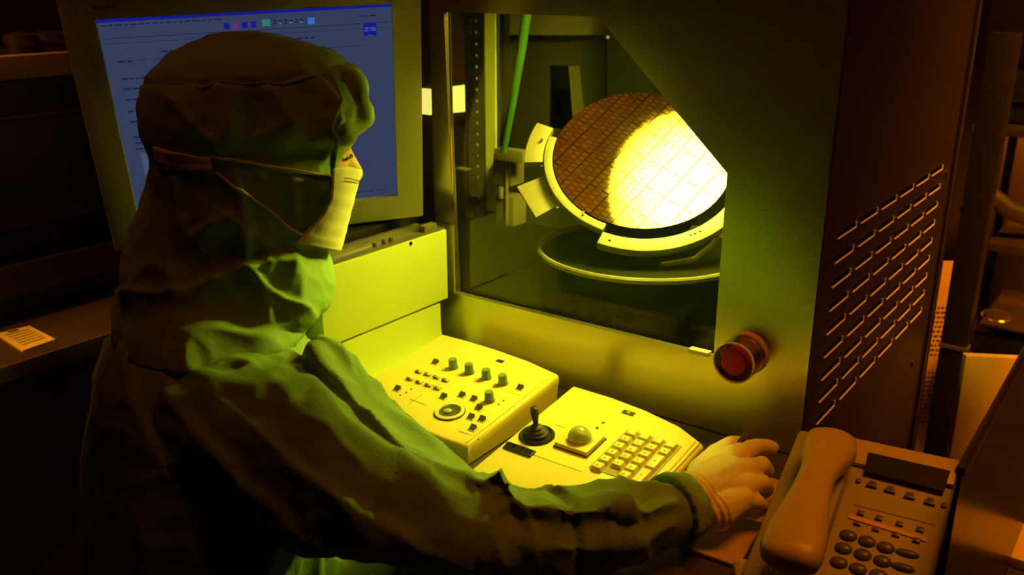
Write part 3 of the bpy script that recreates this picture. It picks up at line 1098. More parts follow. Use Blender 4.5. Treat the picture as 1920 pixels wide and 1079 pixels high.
    # silvery upper edge of the key
# handset
H0 = pl(1556, 838, 2, .868)
H1 = pl(1480, 1040, 2, .842)
hd = (H1 - H0).normalized()
hx = hd.cross(Z).normalized()
hz = hx.cross(hd).normalized()
if hz[2] < 0:
    hz = -hz
g = MB()
secs = [(-.028, .004, .006, -.004), (-.024, .018, .012, -.003), (-.014, .0265, .016, -.002), (.004, .029, .017, -.002), (.020, .027, .0165, 0), (.040, .0215, .014, .002), (.062, .0185, .012, .006), (.085, .0185, .012, .007), (.110, .021, .013, .005), (.135, .0255, .015, .001), (.158, .029, .016, -.002), (.178, .030, .016, -.004), (.190, .027, .015, -.005), (.196, .018, .010, -.006)]
rings = []
for s_, a_, b_, dz in secs:
    c_ = H0 + hd * s_ + hz * dz
    rg = []
    for i in range(28):
        th = 2 * math.pi * i / 28
        cx_, sx_ = math.cos(th), math.sin(th)
        k = 2 / 2.7
        rg.append(c_ + hx * (a_ * math.copysign(abs(cx_) ** k, cx_)) + hz * (b_ * math.copysign(abs(sx_) ** k, sx_)))
    rings.append(rg)
g.loft(rings)
hsn = g.build('handset', PHONE, ph, smooth=60)
MB().lathe(H0 - hz * .014, -hz, [(.022, 0), (.021, .010), (.018, .012)], 30).build('earpiece', PHONE2, hsn)
MB().lathe(H0 + hd * .165 - hz * .014, -hz, [(.024, 0), (.023, .010), (.02, .012)], 30).build('mouthpiece', PHONE2, hsn)
# cradle under the handset
g = MB()
cc_ = H0 + hd * .07 - hz * .030
g.box(cc_, (.045, .10, .022), (hx, hd, hz))
g.build('cradle', PHONE2, ph, bevel=.004)
# coiled cord
g = MB()
a0 = pl(1400, 1052, 2, TZ + .012)
b0 = H0 + hd * .19 - hz * .01
pts = []
K = 200
cst = [pl(1470, 1075, 2, .80), pl(1415, 1066, 2, TZ + .014), pl(1385, 1060, 2, TZ + .012), pl(1392, 1090, 2, TZ + .012), pl(1410, 1130, 2, TZ + .012)]
for i in range(K):
    u_ = i / (K - 1) * (len(cst) - 1)
    k = min(int(u_), len(cst) - 2)
    c_ = cst[k].lerp(cst[k + 1], u_ - k)
    t_ = (cst[k + 1] - cst[k]).normalized()
    o1 = t_.cross(Z).normalized()
    o2 = t_.cross(o1)
    ph_ = i * .9
    pts.append(c_ + o1 * (.0062 * math.cos(ph_)) + o2 * (.0062 * math.sin(ph_)))
g.tube(pts, .0016, 6).build('coiled_cord', PHONE, ph)

# ------------------------------------------------------------------ the operator
FC = V((.62, .785, 0)).normalized()     # chest direction
LA = V((-.785, .62, 0)).normalized()    # to the operator's left
op = empty('person', 'person in green hooded gown, white face mask and gloves seated at the control panels', 'person', (-.90, .60, 0))


def wp(px, py, d_):
    return dep(px, py, d_)


def rings_px(levels, dc, fx, lx, n=36, k=2.2):
    """levels (y, xback, xfront, half width[, shift]) -> rings; plane through depth dc"""
    out = []
    for lv in levels:
        y_, xb, xf, hw = lv[:4]
        c_ = wp((xb + xf) / 2, y_, dc if len(lv) < 5 else lv[4])
        dd = (c_ - CP).dot(FW)
        a_ = (xf - xb) / 2 * dd / FPX / max(.5, abs(fx.dot(RT)))
        rg = []
        for i in range(n):
            th = 2 * math.pi * i / n
            cs, sn = math.cos(th), math.sin(th)
            rg.append(c_ + fx * (a_ * math.copysign(abs(cs) ** (2 / k), cs)) + lx * (hw * math.copysign(abs(sn) ** (2 / k), sn)))
        out.append(rg)
    return out


def zat(px, py, z):
    return pl(px, py, 2, z)


# --- wrist, elbow, shoulder
SHO = wp(452, 812, 1.03)
ELB = zat(862, 985, .812)
WRI = zat(1292, 945, .797)
LSH = SHO + LA * .36

# --- hand chain (used for glove and the hand beneath)
def hand_chains(k=1.0):
    kn = {'i': zat(1388, 852, .806), 'm': zat(1402, 882, .808), 'r': zat(1400, 912, .804), 'p': zat(1388, 938, .797)}
    ch = []
    ch.append([(WRI, .031 * k), (zat(1330, 918, .800), .031 * k), (zat(1362, 898, .802), .029 * k)])
    ch.append([(WRI, .024 * k), (zat(1335, 880, .800), .021 * k), (kn['i'], .0145 * k)])
    ch.append([(zat(1340, 905, .802), .024 * k), (kn['m'], .0150 * k)])
    ch.append([(zat(1340, 925, .800), .024 * k), (kn['r'], .0145 * k)])
    ch.append([(WRI, .026 * k), (zat(1345, 955, .793), .024 * k), (kn['p'], .0155 * k)])
    fg = []
    fg.append([(kn['i'], .0125 * k), (zat(1418, 838, .802), .0105 * k), (zat(1436, 838, .795), .0098 * k), (zat(1449, 840, .789), .0085 * k)])
    fg.append([(kn['m'], .0125 * k), (zat(1428, 872, .800), .0108 * k), (zat(1437, 884, .786), .0098 * k), (zat(1424, 897, .772), .009 * k)])
    fg.append([(kn['r'], .0120 * k), (zat(1428, 905, .796), .0105 * k), (zat(1437, 917, .781), .0096 * k), (zat(1422, 929, .769), .009 * k)])
    fg.append([(kn['p'], .0112 * k), (zat(1418, 941, .790), .0096 * k), (zat(1430, 953, .776), .0088 * k), (zat(1414, 962, .766), .008 * k)])
    th = [[(zat(1318, 890, .797), .020 * k), (zat(1345, 852, .796), .0135 * k), (zat(1372, 834, .794), .0112 * k), (zat(1394, 832, .790), .0090 * k)]]
    return ch, fg, th


# --- body: head, neck, torso, arms in one mesh
hf = (RT * math.cos(math.radians(22)) + F0 * math.sin(math.radians(22))).normalized()   # face direction
hf = (hf - Z * .16).normalized()
hl = Z.cross(hf).normalized()
hu = hf.cross(hl).normalized()
HD = 1.14
HC = wp(508, 264, HD)
g = MB()
g.sphere(HC, (.098, .073, .105), ax=(hf, hl, hu), n=28, k=18)
g.sphere(HC + hf * .025 - hu * .05, (.062, .055, .075), ax=(hf, hl, hu), n=24, k=16)
fx_ = HC + hf * .093
g.sphere(fx_ + hu * .012 - hf * .008, (.016, .045, .010), ax=(hf, hl, hu))            # brow
g.caps([(fx_ + hu * .002 - hf * .004, .008), (fx_ - hu * .032 + hf * .015, .012)])       # nose
for s_ in (-1, 1):
    g.sphere(fx_ - hu * .038 + hf * .004 + hl * (s_ * .012), .009)
    g.sphere(fx_ - hu * .030 - hf * .016 + hl * (s_ * .032), (.018, .018, .016), ax=(hf, hl, hu))  # cheeks
    g.sphere(HC + hl * (s_ * .072) - hu * .012, (.018, .008, .03), ax=(hf, hl, hu))    # ears
g.sphere(fx_ - hu * .062 - hf * .002, (.012, .024, .007), ax=(hf, hl, hu))
g.sphere(fx_ - hu * .070 - hf * .004, (.011, .022, .006), ax=(hf, hl, hu))
g.sphere(fx_ - hu * .095 - hf * .014, (.022, .026, .018), ax=(hf, hl, hu))
NK = wp(430, 600, 1.15)
TC = wp(405, 820, 1.16)
PV = wp(390, 1250, 1.17)
g.caps([(HC - hf * .02 - hu * .06, .055), (NK, .058)])
g.caps([(NK, .06), (TC, .11), (PV, .13)])
g.caps([(NK, .05), (SHO + LA * .03, .06)])
g.caps([(NK, .05), (LSH - LA * .03, .06)])
g.caps([(SHO + LA * .03, .05), (ELB - Z * .012, .034), (zat(1080, 1005, .79), .026), (WRI, .024)])
LEL = LSH + FC * .06 - Z * .27 + LA * -.03
LWR = LEL + FC * .12 - LA * .13 + Z * -.02
g.caps([(LSH - LA * .03, .05), (LEL, .038), (LWR, .026)])
ch, fg, th = hand_chains(.86)
for c_ in ch + fg + th:
    g.caps(c_)
for s_ in (-1, 1):
    hip = PV + LA * (s_ * .09)
    kn_ = hip + FC * .36 - Z * .05 if s_ < 0 else hip + FC * .36 + LA * .02 - Z * .05
    kn_[2] = min(kn_[2], .56)
    g.caps([(hip, .075), (kn_, .055), (kn_ - Z * (kn_[2] - .12), .04), (V((kn_[0], kn_[1], .06)) + FC * .12, .035)])
body = g.remesh('body', SKIN, op, .0045, 3)

# --- eye (closed to a lid line, dark lashes) and brow
EYEM = mat('eye_white', (.5, .42, .34), .3)
for s_ in (-1, 1):
    e_ = fx_ - hf * .0145 - hu * .008 + hl * (s_ * .030)
    MB().sphere(e_, (.010, .011, .0075), ax=(hf, hl, hu)).build('eye', EYEM, op)
g = MB()
for s_ in (-1, 1):
    g.tube([fx_ + hu * .016 + hf * .004 + hl * (s_ * .012), fx_ + hu * .020 - hf * .0 + hl * (s_ * .030), fx_ + hu * .014 - hf * .014 + hl * (s_ * .044)], .0028, 8)
    g.tube([fx_ - hu * .006 + hf * .003 + hl * (s_ * .018), fx_ - hu * .006 + hf * .002 + hl * (s_ * .030), fx_ - hu * .009 - hf * .008 + hl * (s_ * .041)], .0016, 8)
g.build('eyebrows', HAIR, op)

# --- hood
def fold_noise(p_, sc_, amp, st_=(1, 1, 1)):
    q_ = V((p_[0] * st_[0], p_[1] * st_[1], p_[2] * st_[2])) * sc_
    n_ = noise.noise(q_)
    n2 = noise.noise(q_ * 2.1 + V((3, 1, 7)))
    return amp * ((1 - abs(n_) * 2.4) * .7 + n2 * .5)


def ridge(p_, sc_, amp, st_=(1, 1, 1)):
    q_ = V((p_[0] * st_[0], p_[1] * st_[1], p_[2] * st_[2])) * sc_
    q_ = q_ + V((noise.noise(q_ * .7 + V((9, 2, 4))), noise.noise(q_ * .7), 0)) * .6
    n_ = 1 - min(1, abs(noise.noise(q_)) * 2.6)
    return amp * (n_ ** 1.8 - .3)


def seg_d(x_, y_, line):
    best, side = 1e9, 0
    for (a_, b_), (c_, d_) in zip(line, line[1:]):
        ux, uy = c_ - a_, d_ - b_
        L_ = ux * ux + uy * uy
        t_ = max(0, min(1, ((x_ - a_) * ux + (y_ - b_) * uy) / L_))
        dx, dy = x_ - a_ - t_ * ux, y_ - b_ - t_ * uy
        dd = math.hypot(dx, dy)
        if dd < best:
            best, side = dd, ux * dy - uy * dx
    return best, (1 if side > 0 else -1)


def crease(x_, y_, line, amp, wid):
    # a tuck: cloth steps up on one side of the line and falls off slowly
    d_, sd = seg_d(x_, y_, line)
    if sd > 0:
        return amp * math.exp(-d_ / wid)
    return amp * math.exp(-(d_ / (wid * .25)) ** 1.5)


HOOD_TUCKS = [([(398, 528), (440, 512), (480, 500), (520, 492)], 0.0130, 26), ([(455, 500), (490, 535), (530, 562), (575, 580)], 0.0117, 16),
              ([(330, 330), (335, 400), (352, 445), (400, 415)], 0.0078, 26), ([(330, 185), (360, 225), (395, 262)], 0.0078, 20), ([(400, 268), (402, 165)], 0.0065, 22),
              ([(512, 170), (530, 205), (556, 232)], 0.0078, 20), ([(600, 148), (628, 195), (632, 232), (612, 300)], 0.0078, 20), ([(420, 400), (470, 440), (530, 480)], 0.0078, 30),
              ([(250, 545), (300, 552), (350, 542), (398, 524)], 0.0104, 24), ([(500, 470), (505, 510)], 0.0065, 12), ([(545, 470), (548, 520)], 0.0065, 12), ([(640, 160), (662, 200), (650, 250)], 0.0052, 14)]
GOWN_TUCKS = [([(520, 640), (560, 700), (640, 790), (720, 850), (800, 890)], .008, 40), ([(690, 770), (760, 850), (830, 878), (900, 905)], .010, 26),
              ([(300, 700), (360, 800), (470, 920), (600, 1020)], .010, 50), ([(240, 640), (260, 760), (330, 900), (380, 1079)], .010, 50),
              ([(480, 800), (560, 880), (680, 960), (780, 1010)], .010, 40), ([(1010, 900), (1045, 912), (1078, 950), (1088, 1040)], -.010, 16),
              ([(1180, 950), (1205, 990), (1215, 1050)], .007, 20), ([(975, 945), (1005, 1000), (1010, 1079)], .006, 24), ([(600, 640), (630, 655), (660, 690)], .008, 14)]


def hood_disp(p_, n_):
    u_, v_ = None, None
    d_ = (p_ - CP).dot(FW)
    px_ = 960 + FPX * (p_ - CP).dot(RT) / d_
    py_ = 539.5 - FPX * (p_ - CP).dot(UP) / d_
    a = 0
    # vertical pleats below the crown seam
    if py_ > 150:
        k = min(1, (py_ - 150) / 40) * max(0, min(1, (300 - py_) / 60))
        a += k * (.0042 * math.sin(px_ * .062 + 2 * noise.noise(p_ * 14)) + .0025 * math.sin(px_ * .021 + 1))
    # crown seam groove
    seam = 155 - max(0, px_ - 520) * .32
    a -= .0035 * math.exp(-((py_ - seam) / 5.0) ** 2)
    # tight band
    a -= .005 * math.exp(-((py_ - 300) / 24.0) ** 2)
    if py_ > 320:
        k = min(1, (py_ - 320) / 60)
        a += k * ridge(p_, 10, .0095, (1, 1, .5))
    a += ridge(p_, 20, .0022)
    a += .0008 * noise.noise(p_ * 60)
    for ln, am, wd_ in HOOD_TUCKS:
        a += crease(px_, py_, ln, am, wd_)
    # gathered creases on the front flap
    if px_ > 600 and py_ < 300:
        a += .0035 * noise.noise(p_ * 38)
    return n_ * a


hx_f = (hf - Z * hf[2]).normalized()
hx_l = Z.cross(hx_f).normalized()
g = MB()
LV = [(60, 420, 480, .020), (66, 396, 512, .04), (78, 366, 552, .058), (98, 333, 606, .076), (125, 308, 655, .088), (152, 291, 672, .095), (200, 288, 684, .098),
      (228, 288, 690, .098), (246, 289, 678, .098), (262, 292, 648, .096), (300, 300, 634, .092), (340, 300, 622, .090), (380, 290, 616, .088), (420, 276, 590, .086), (450, 268, 572, .084),
      (480, 262, 584, .086), (510, 260, 600, .090), (550, 258, 604, .096), (575, 250, 598, .104), (592, 246, 575, .100)]
g.loft(rings_px(LV, HD, hx_f, hx_l, 44, 2.5))
# cape of the hood over the shoulders
LV = [(500, 262, 470, .09), (535, 248, 500, .12), (570, 236, 545, .150), (600, 236, 560, .165), (622, 250, 540, .15)]
g.loft(rings_px(LV, 1.15, FC, LA, 44, 2.2))
# brim over the forehead
g.caps([(wp(662, 150, HD - .02), .014), (wp(676, 190, HD - .02), .014), (wp(684, 226, HD - .02), .012)])
g.caps([(wp(684, 230, HD - .02), .010), (wp(650, 262, HD - .05), .010)])
hood = g.remesh('hood', HOODM, op, .0038, 7, hood_disp, 1)
hood['label'] = 'loose green cloth hood with a seamed crown'

dgm = hood.data
bvh = BVHTree.FromPolygons([v.co.copy() for v in dgm.vertices], [tuple(p_.vertices) for p_ in dgm.polygons])


def onhood(px, py, lift=.0015):
    r_ = ray(px, py)
    h_ = bvh.ray_cast(CP, r_.normalized())
    if h_[0] is None:
        q_ = wp(px, py, HD - .05)
        h_ = bvh.find_nearest(q_)
    nn = h_[1]
    if nn.dot(r_) > 0:
        nn = -nn
    return h_[0] + nn * lift, nn


# hem line: the hood's gathered front edge
g = MB()
hem = [(622, 142), (632, 165), (640, 190), (630, 215), (622, 240), (636, 262), (628, 290), (624, 312), (622, 350), (619, 388), (600, 408), (578, 430), (556, 452)]
pts = [onhood(x_, y_, .001)[0] for x_, y_ in hem]
g.tube(pts, .0028, 8)
g.build('hood_hem', HOODM, hood)
g = MB()
pts = [onhood(x_, y_, .0002)[0] for x_, y_ in [(296, 158), (340, 158), (378, 166), (412, 154), (450, 158), (498, 156), (530, 160), (570, 148), (600, 142), (636, 122)]]
g.tube(pts, .0018, 8)
g.build('crown_seam', HOODM, hood)

# --- band and straps
g = MB()
top_e = [(297, 272), (320, 278), (345, 282), (372, 287), (400, 290)]
bot_e = [(300, 304), (322, 318), (345, 322), (372, 324), (402, 322)]
vs, fs = [], []
for (a_, b_) in zip(top_e, bot_e):
    for k in range(5):
        x_, y_ = a_[0] + (b_[0] - a_[0]) * k / 4, a_[1] + (b_[1] - a_[1]) * k / 4
        vs.append(onhood(x_, y_, .0055)[0])
for i in range(4):
    for k in range(4):
        fs.append((i * 5 + k, i * 5 + k + 1, i * 5 + k + 6, i * 5 + k + 5))
g.add(vs, fs)
bnd = g.build('head_band', BAND, op, smooth=80)
so = bnd.modifiers.new('t', 'SOLIDIFY')
so.thickness = .002
g = MB()
g.prism([onhood(300, 276, .006)[0], onhood(300, 302, .006)[0], wp(292, 308, HD - .02), wp(296, 280, HD - .02)], hx_f * .003)
g.build('band_tail', BAND, bnd)


def strap(pts_):
    q_ = []
    for (a_, b_) in zip(pts_, pts_[1:]):
        for k in range(8):
            q_.append((a_[0] + (b_[0] - a_[0]) * k / 8, a_[1] + (b_[1] - a_[1]) * k / 8))
    q_.append(pts_[-1])
    return [onhood(x_, y_, .0030)[0] for x_, y_ in q_]


# --- mask
mk = empty('face_mask', '', '', (0, 0, 0))
bpy.data.objects.remove(mk)
g = MB()
# near cheek edge to profile edge to far cheek, rows from top to bottom
rowsM = [((624, 316), (652, 312), (680, 320)), ((623, 345), (652, 346), (671, 350)), ((621, 375), (645, 380), (662, 385)), ((606, 402), (630, 412), (654, 418)), ((580, 430), (612, 442), (647, 446)), ((557, 455), (595, 464), (640, 471))]
vs, fs = [], []
for j, (a_, b_, c_) in enumerate(rowsM):
    dA = HD - .055 - .006 * (j == 0)
    pr = []
    A_ = wp(a_[0], a_[1], HD - .052)
    B_ = wp(b_[0], b_[1], HD - .030)
    C_ = wp(c_[0], c_[1], HD + .026)
    D_ = C_ + hx_l * .055 - hx_f * .020
    E_ = C_ + hx_l * .085 - hx_f * .060
    ctrl = [A_, B_, C_, D_, E_]
    for u_ in range(17):
        t_ = u_ / 16 * 4
        k = min(int(t_), 3)
        f_ = t_ - k
        p0, p1, p2, p3 = ctrl[max(k - 1, 0)], ctrl[k], ctrl[k + 1], ctrl[min(k + 2, 4)]
        pr.append(.5 * ((2 * p1) + (p2 - p0) * f_ + (2 * p0 - 5 * p1 + 4 * p2 - p3) * f_ ** 2 + (3 * p1 - p0 - 3 * p2 + p3) * f_ ** 3))
    vs.append(pr)
R_ = 6
flat = []
rows_i = []
for j in range(len(vs) - 1):
    for r_ in range(R_):
        f_ = r_ / R_
        rows_i.append([vs[j][i].lerp(vs[j + 1][i], f_) + hx_f * (.0004 * math.sin((j * R_ + r_) * 1.25)) - FW * (.0005 * math.sin((j * R_ + r_) * 1.25)) for i in range(17)])
rows_i.append(vs[-1])
flat = [p_ for r_ in rows_i for p_ in r_]
for j in range(len(rows_i) - 1):
    for i in range(16):
        fs.append((j * 17 + i, j * 17 + i + 1, (j + 1) * 17 + i + 1, (j + 1) * 17 + i))
mo = MB().add(flat, fs).build('face_mask', MASKM, op, smooth=60)
so = mo.modifiers.new('t', 'SOLIDIFY')
so.thickness = .0015
mo['label'] = 'white pleated face mask'
g = MB()
for j in (4, 5):
    g.tube([rows_i[j][i] - FW * .0015 + hx_f * .001 for i in range(3, 8)], .0006, 6)
g.build('printed_lettering', mat('faint_print', (.35, .22, .12), .7), mo)
g = MB()
g.tube(strap([(400, 292), (500, 312), (625, 331)]), .0016, 8)
g.build('upper_strap', BAND, mo)
g = MB()
g.tube(strap([(405, 324), (450, 358), (500, 392), (562, 440)]), .0016, 8)
g.build('lower_strap', BAND, mo)


# --- gown
def gown_disp(p_, n_):
    d_ = (p_ - CP).dot(FW)
    px_ = 960 + FPX * (p_ - CP).dot(RT) / d_
    py_ = 539.5 - FPX * (p_ - CP).dot(UP) / d_
    # long soft diagonal folds, stronger on the sleeve
    s_ = max(0, min(1, (px_ - 450) / 300))
    al = (p_ - SHO).dot((ELB - SHO).normalized())
    ac = (p_ - SHO).dot(Z)
    a = ridge(p_, 6.0, .009, (1, 1, .45))
    a += s_ * ridge(V((al + .5 * ac, (ac - .3 * al) * .35, p_[1] * .4)), 14, .007)
    a += ridge(p_, 19, .0035, (1, 1, .6))
    a += .0012 * noise.noise(p_ * 50)
    if n_.dot(FW) < .2:
        for ln, am, wd_ in GOWN_TUCKS:
            a += crease(px_, py_, ln, am, wd_)
    if px_ > 1180:
        a *= max(.25, 1 - (px_ - 1180) / 90)
    if py_ < 640:
        a *= .5
    return n_ * a


g = MB()
LV = [(566, 300, 500, .06), (590, 262, 530, .115), (612, 240, 550, .150), (645, 218, 550, .178), (700, 202, 585, .198), (800, 188, 600, .205), (950, 186, 590, .195), (1150, 186, 590, .185), (1330, 180, 620, .19)]
g.loft(rings_px(LV, 1.155, FC, LA, 44, 2.3))
# right sleeve
UA = [(SHO + LA * .05, .085), (SHO, .088), (wp(560, 860, 1.00), .080), (wp(690, 940, .985), .064), (ELB + (SHO - ELB).normalized() * .04, .052), (ELB - Z * .005, .047)]
g.caps(UA, 22)
fore = [(ELB - Z * .005, .047), (zat(960, 1005, .795), .040), (zat(1080, 1005, .792), .038), (zat(1190, 990, .79), .037), (zat(1262, 960, .797), .036)]
g.caps(fore, 20)
# sleeve top: far edge, near ridge and the hanging near side, station by station
SL = [((596, 618), (580, 650), 1.085, 1.03, 220), ((640, 640), (598, 675), 1.075, 1.005, 210), ((676, 680), (630, 708), 1.065, 1.0, 200), ((700, 704), (662, 742), 1.06, .995, 200),
      ((735, 738), (693, 775), 1.055, .985, 190), ((775, 768), (730, 810), 1.05, .98, 180), ((812, 802), (768, 850), 1.045, .975, 160), ((855, 834), (825, 872), 1.04, .975, 140), ((898, 878), (882, 902), 1.03, .975, 120),
      ((918, 880), (912, 893), 1.02, .965, 130), ((942, 866), (940, 872), 1.01, .96, 150), ((962, 900), (960, 925), 1.01, .955, 140), ((1005, 904), (985, 948), 1.01, .95, 130), ((1040, 902), (1035, 950), 1.01, .948, 130),
      ((1080, 897), (1072, 958), 1.01, .945, 130), ((1120, 895), (1115, 956), 1.01, .95, 125), ((1160, 900), (1155, 948), 1.01, .955, 120), ((1195, 900), (1192, 955), 1.012, .96, 110), ((1225, 893), (1220, 962), 1.012, .965, 90), ((1258, 905), (1250, 945), 1.015, .98, 80), ((1278, 914), (1272, 938), 1.02, .992, 80), ((1290, 920), (1284, 940), 1.02, 1.0, 72)]
rg = []
for (S_, R_n, dS, dR, dn_) in SL:
    nx, ny = (-.35, .95) if S_[0] < 880 else (0, 1)
    q_ = [wp(S_[0], S_[1], dS), wp((S_[0] + R_n[0]) / 2, (S_[1] + R_n[1]) / 2 + 9, (dS + dR) / 2 + .004), wp(R_n[0], R_n[1], dR), wp(R_n[0] + nx * dn_ * .22, R_n[1] + ny * dn_ * .22, dR + .010), wp(R_n[0] + nx * dn_ * .6, R_n[1] + ny * dn_ * .6, dR - .005),
          wp(R_n[0] + nx * dn_, R_n[1] + ny * dn_, dR + .025), wp(S_[0] + nx * dn_, S_[1] + ny * dn_, dS + .01), wp(S_[0] + nx * dn_ * .4, S_[1] + ny * dn_ * .4, dS + .02)]
    rg.append(q_)
g.loft(rg)
# left sleeve
g.caps([(LSH - LA * .04, .085), (LEL, .062), (LWR, .055)], 20)
# skirt over the lap
lap = PV + FC * .14 - Z * .06
for s_ in (-1, 1):
    hip = PV + LA * (s_ * .09)
    g.caps([(hip, .11), (V((hip[0], hip[1], .58)) + FC * .20, .095)], 20)
gown = g.remesh('gown', GOWN, op, .0042, 2, gown_disp, 1)
gown['label'] = 'loose green clean-room gown with wide sleeves'
# knit cuff
g = MB()
cu = [zat(1256, 960, .799), zat(1272, 954, .798), zat(1290, 947, .797)]
g.tube([cu[0], cu[0].lerp(cu[1], .6), cu[1], cu[2]], [.042, .043, .041, .037], 36)
cuff = g.remesh('cuff', CUFFM, gown, .0025, 2, lambda p_, n_: n_ * (.0015 * noise.noise(p_ * 90)), 0)
# gloves
g = MB()
ch, fg, th = hand_chains(1.0)
for c_ in ch + fg + th:
    g.caps(c_, 16)
wd = (zat(1340, 915, .8) - WRI).normalized()
g.caps([(WRI - wd * .010, .033), (WRI, .0335), (WRI + wd * .03, .031)], 24)


def glove_disp(p_, n_):
    s_ = (p_ - WRI).dot(wd)
    a = 0
    if s_ < .018:
        a += .0013 * math.sin(s_ * 900)
    a += .0006 * noise.noise(p_ * 70)
    return n_ * a


glove = g.remesh('glove', GLOVE, op, .0019, 4, glove_disp, 0)
glove['label'] = 'white latex glove on the right hand'
g = MB()
g.caps([(LWR, .030), (LWR + FC * .05 - LA * .03, .03)], 16)
for k in range(4):
    q_ = LWR + FC * (.07 - .004 * abs(k - 1)) + LA * (-.055 + .019 * k) - LA * .02
    g.caps([(LWR + FC * .04 - LA * .03, .02), (q_, .011), (q_ + FC * .03 - Z * .012, .010), (q_ + FC * .045 - Z * .03, .009)])
g.caps([(LWR + FC * .02 - LA * .045, .015), (LWR + FC * .05 - LA * .085, .011)])
g.remesh('glove', GLOVE, op, .003, 3)
# shoes
for s_ in (-1, 1):
    hip = PV + LA * (s_ * .09)
    k_ = hip + FC * .36 + (LA * .02 if s_ > 0 else V((0, 0, 0)))
    g = MB()
    g.sphere(V((k_[0], k_[1], .05)) + FC * .07, (.13, .05, .05), ax=(FC, LA, Z))
    g.build('shoe', mat('white_shoe', (.5, .48, .4), .6) if s_ < 0 else bpy.data.materials['white_shoe'], op)

# pen in the hand
a0 = zat(1372, 842, .796)
b0 = zat(1399, 818, .800)
g = MB()
g.tube([a0 - (b0 - a0) * 1.2, a0, b0], .0042, 12)
g.sphere(b0, .0048)
tag(g.build('pen', PENM), 'dark pen held between thumb and index finger of the gloved hand', 'pen')

# stool under the person
so_ = empty('stool', 'round lab stool under the seated person', 'stool', (PV[0], PV[1], 0))
zs = PV[2] - .13
MB().lathe((PV[0], PV[1], zs - .07), Z, [(.15, 0), (.18, .015), (.18, .045), (.15, .06)], 36).build('seat', RUBBER, so_)
MB().cyl((PV[0], PV[1], .06), (PV[0], PV[1], zs - .07), .025).build('column', STEEL_D, so_)
for k in range(5):
    a_ = 2 * math.pi * k / 5 + .3
    e_ = V((PV[0] + .25 * math.cos(a_), PV[1] + .25 * math.sin(a_), .035))
    MB().tube([(PV[0], PV[1], .07), e_ + Z * .015], .015).sphere(e_ - Z * .007, .027).build('leg', STEEL_D, so_)

# ------------------------------------------------------------------ left background: counter and steel appliance
ct = empty('side_counter', 'dark counter at far left with a lit front edge', 'counter', (-1.9, .7, 0))
MB().b2((-2.1, -.4, .71), (-1.512, 1.125, .748)).build('counter_top', TABLEM, ct, bevel=.003)
MB().b2((-1.514, -.4, .722), (-1.508, 1.125, .750)).build('edge_strip', STEEL_M, ct, bevel=.001)
MB().b2((-2.08, -.38, .02), (-1.56, 1.12, .71)).build('cabinet_base', STEEL_D, ct, bevel=.003)
zc = .752
q4 = [pl(0, 626, 2, zc), pl(55, 611, 2, zc), pl(104, 633, 2, zc), pl(42, 660, 2, zc), ]
q4 = [pl(-8, 626, 2, zc), pl(55, 611, 2, zc), pl(104, 636, 2, zc), pl(42, 658, 2, zc)]
cdp = MB().prism(q4, (0, 0, -.0035))
g2 = cdp


def cq(u_, v_):
    return q4[0].lerp(q4[1], u_).lerp(q4[3].lerp(q4[2], u_), v_) + Z * .0004


for i in range(6):
    v_ = .18 + i * .12
    g2.add([cq(.15, v_), cq(.85, v_), cq(.85, v_ + .03), cq(.15, v_ + .03)], [(0, 1, 2, 3)], 1)
g2.add([cq(.3, .04), cq(.62, .04), cq(.62, .12), cq(.3, .12)], [(0, 1, 2, 3)], 1)
tag(g2.build('printed_card', [WHITEP, INK], smooth=0), 'white printed card lying on the dark side counter', 'card')

ap = empty('steel_appliance', 'steel bench appliance with ledges standing on the side counter', 'appliance', (-1.9, .6, .75))
XA = -1.70
zs_ = lambda px, py: pl(px, py, 0, XA)[2]
za, zb, zc1, zd, ze, zf = zs_(60, 103), zs_(60, 148), zs_(60, 214), zs_(60, 425), zs_(60, 488), zs_(60, 560)
YA0, YA1 = -.35, 1.115
MB().b2((-2.08, YA0, .748), (XA - .04, YA1, zc1)).build('body', STEEL_D, ap, bevel=.003)
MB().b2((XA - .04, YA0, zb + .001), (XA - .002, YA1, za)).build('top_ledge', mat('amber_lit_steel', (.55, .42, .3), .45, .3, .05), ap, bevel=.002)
MB().b2((XA - .04, YA0, zc1 + .001), (XA - .006, YA1, zb)).build('upper_drawer', STEEL_D, ap, bevel=.002)
MB().b2((XA - .04, YA0, zc1 - .006), (XA + .004, YA1, zc1)).build('chrome_strip', CHROME, ap, bevel=.001)
MB().b2((XA - .04, YA0, zd), (XA, YA1, zc1 - .007)).build('front_door', STEEL_D, ap, bevel=.002)
MB().b2((XA - .04, YA0, ze), (XA - .02, YA1, zd - .001)).build('dark_gap', BLACK, ap, bevel=.001)
MB().b2((XA - .04, YA0, .80), (XA + .005, YA1, ze - .001)).build('lower_lip', STEEL_D, ap, bevel=.002)
p = pl(211, 427, 0, XA - .018)
MB().sphere(p, .004).build('screw', CHROME, ap)
MB().b2((-2.08, YA0, zc1), (XA - .041, YA1, za - .01)).build('rear_box', STEEL_D, ap)
# dim objects above the appliance
for i, (x_, w_) in enumerate(((40, .03), (100, .045))):
    p = pl(x_, 85, 0, XA - .08)
    b_ = MB().lathe(V((p[0], p[1], za + .0005 - .01)), Z, [(w_ * .8, 0), (w_ * .8, .02), (w_, .03), (w_, .04), (w_ * .3, .045)], 24)
    o = b_.build('canister', STEEL_D)
    tag(o, ('small' if i == 0 else 'larger') + ' dark round canister on top of the steel appliance, ' + ('left' if i == 0 else 'right') + ' of the pair', 'canister')

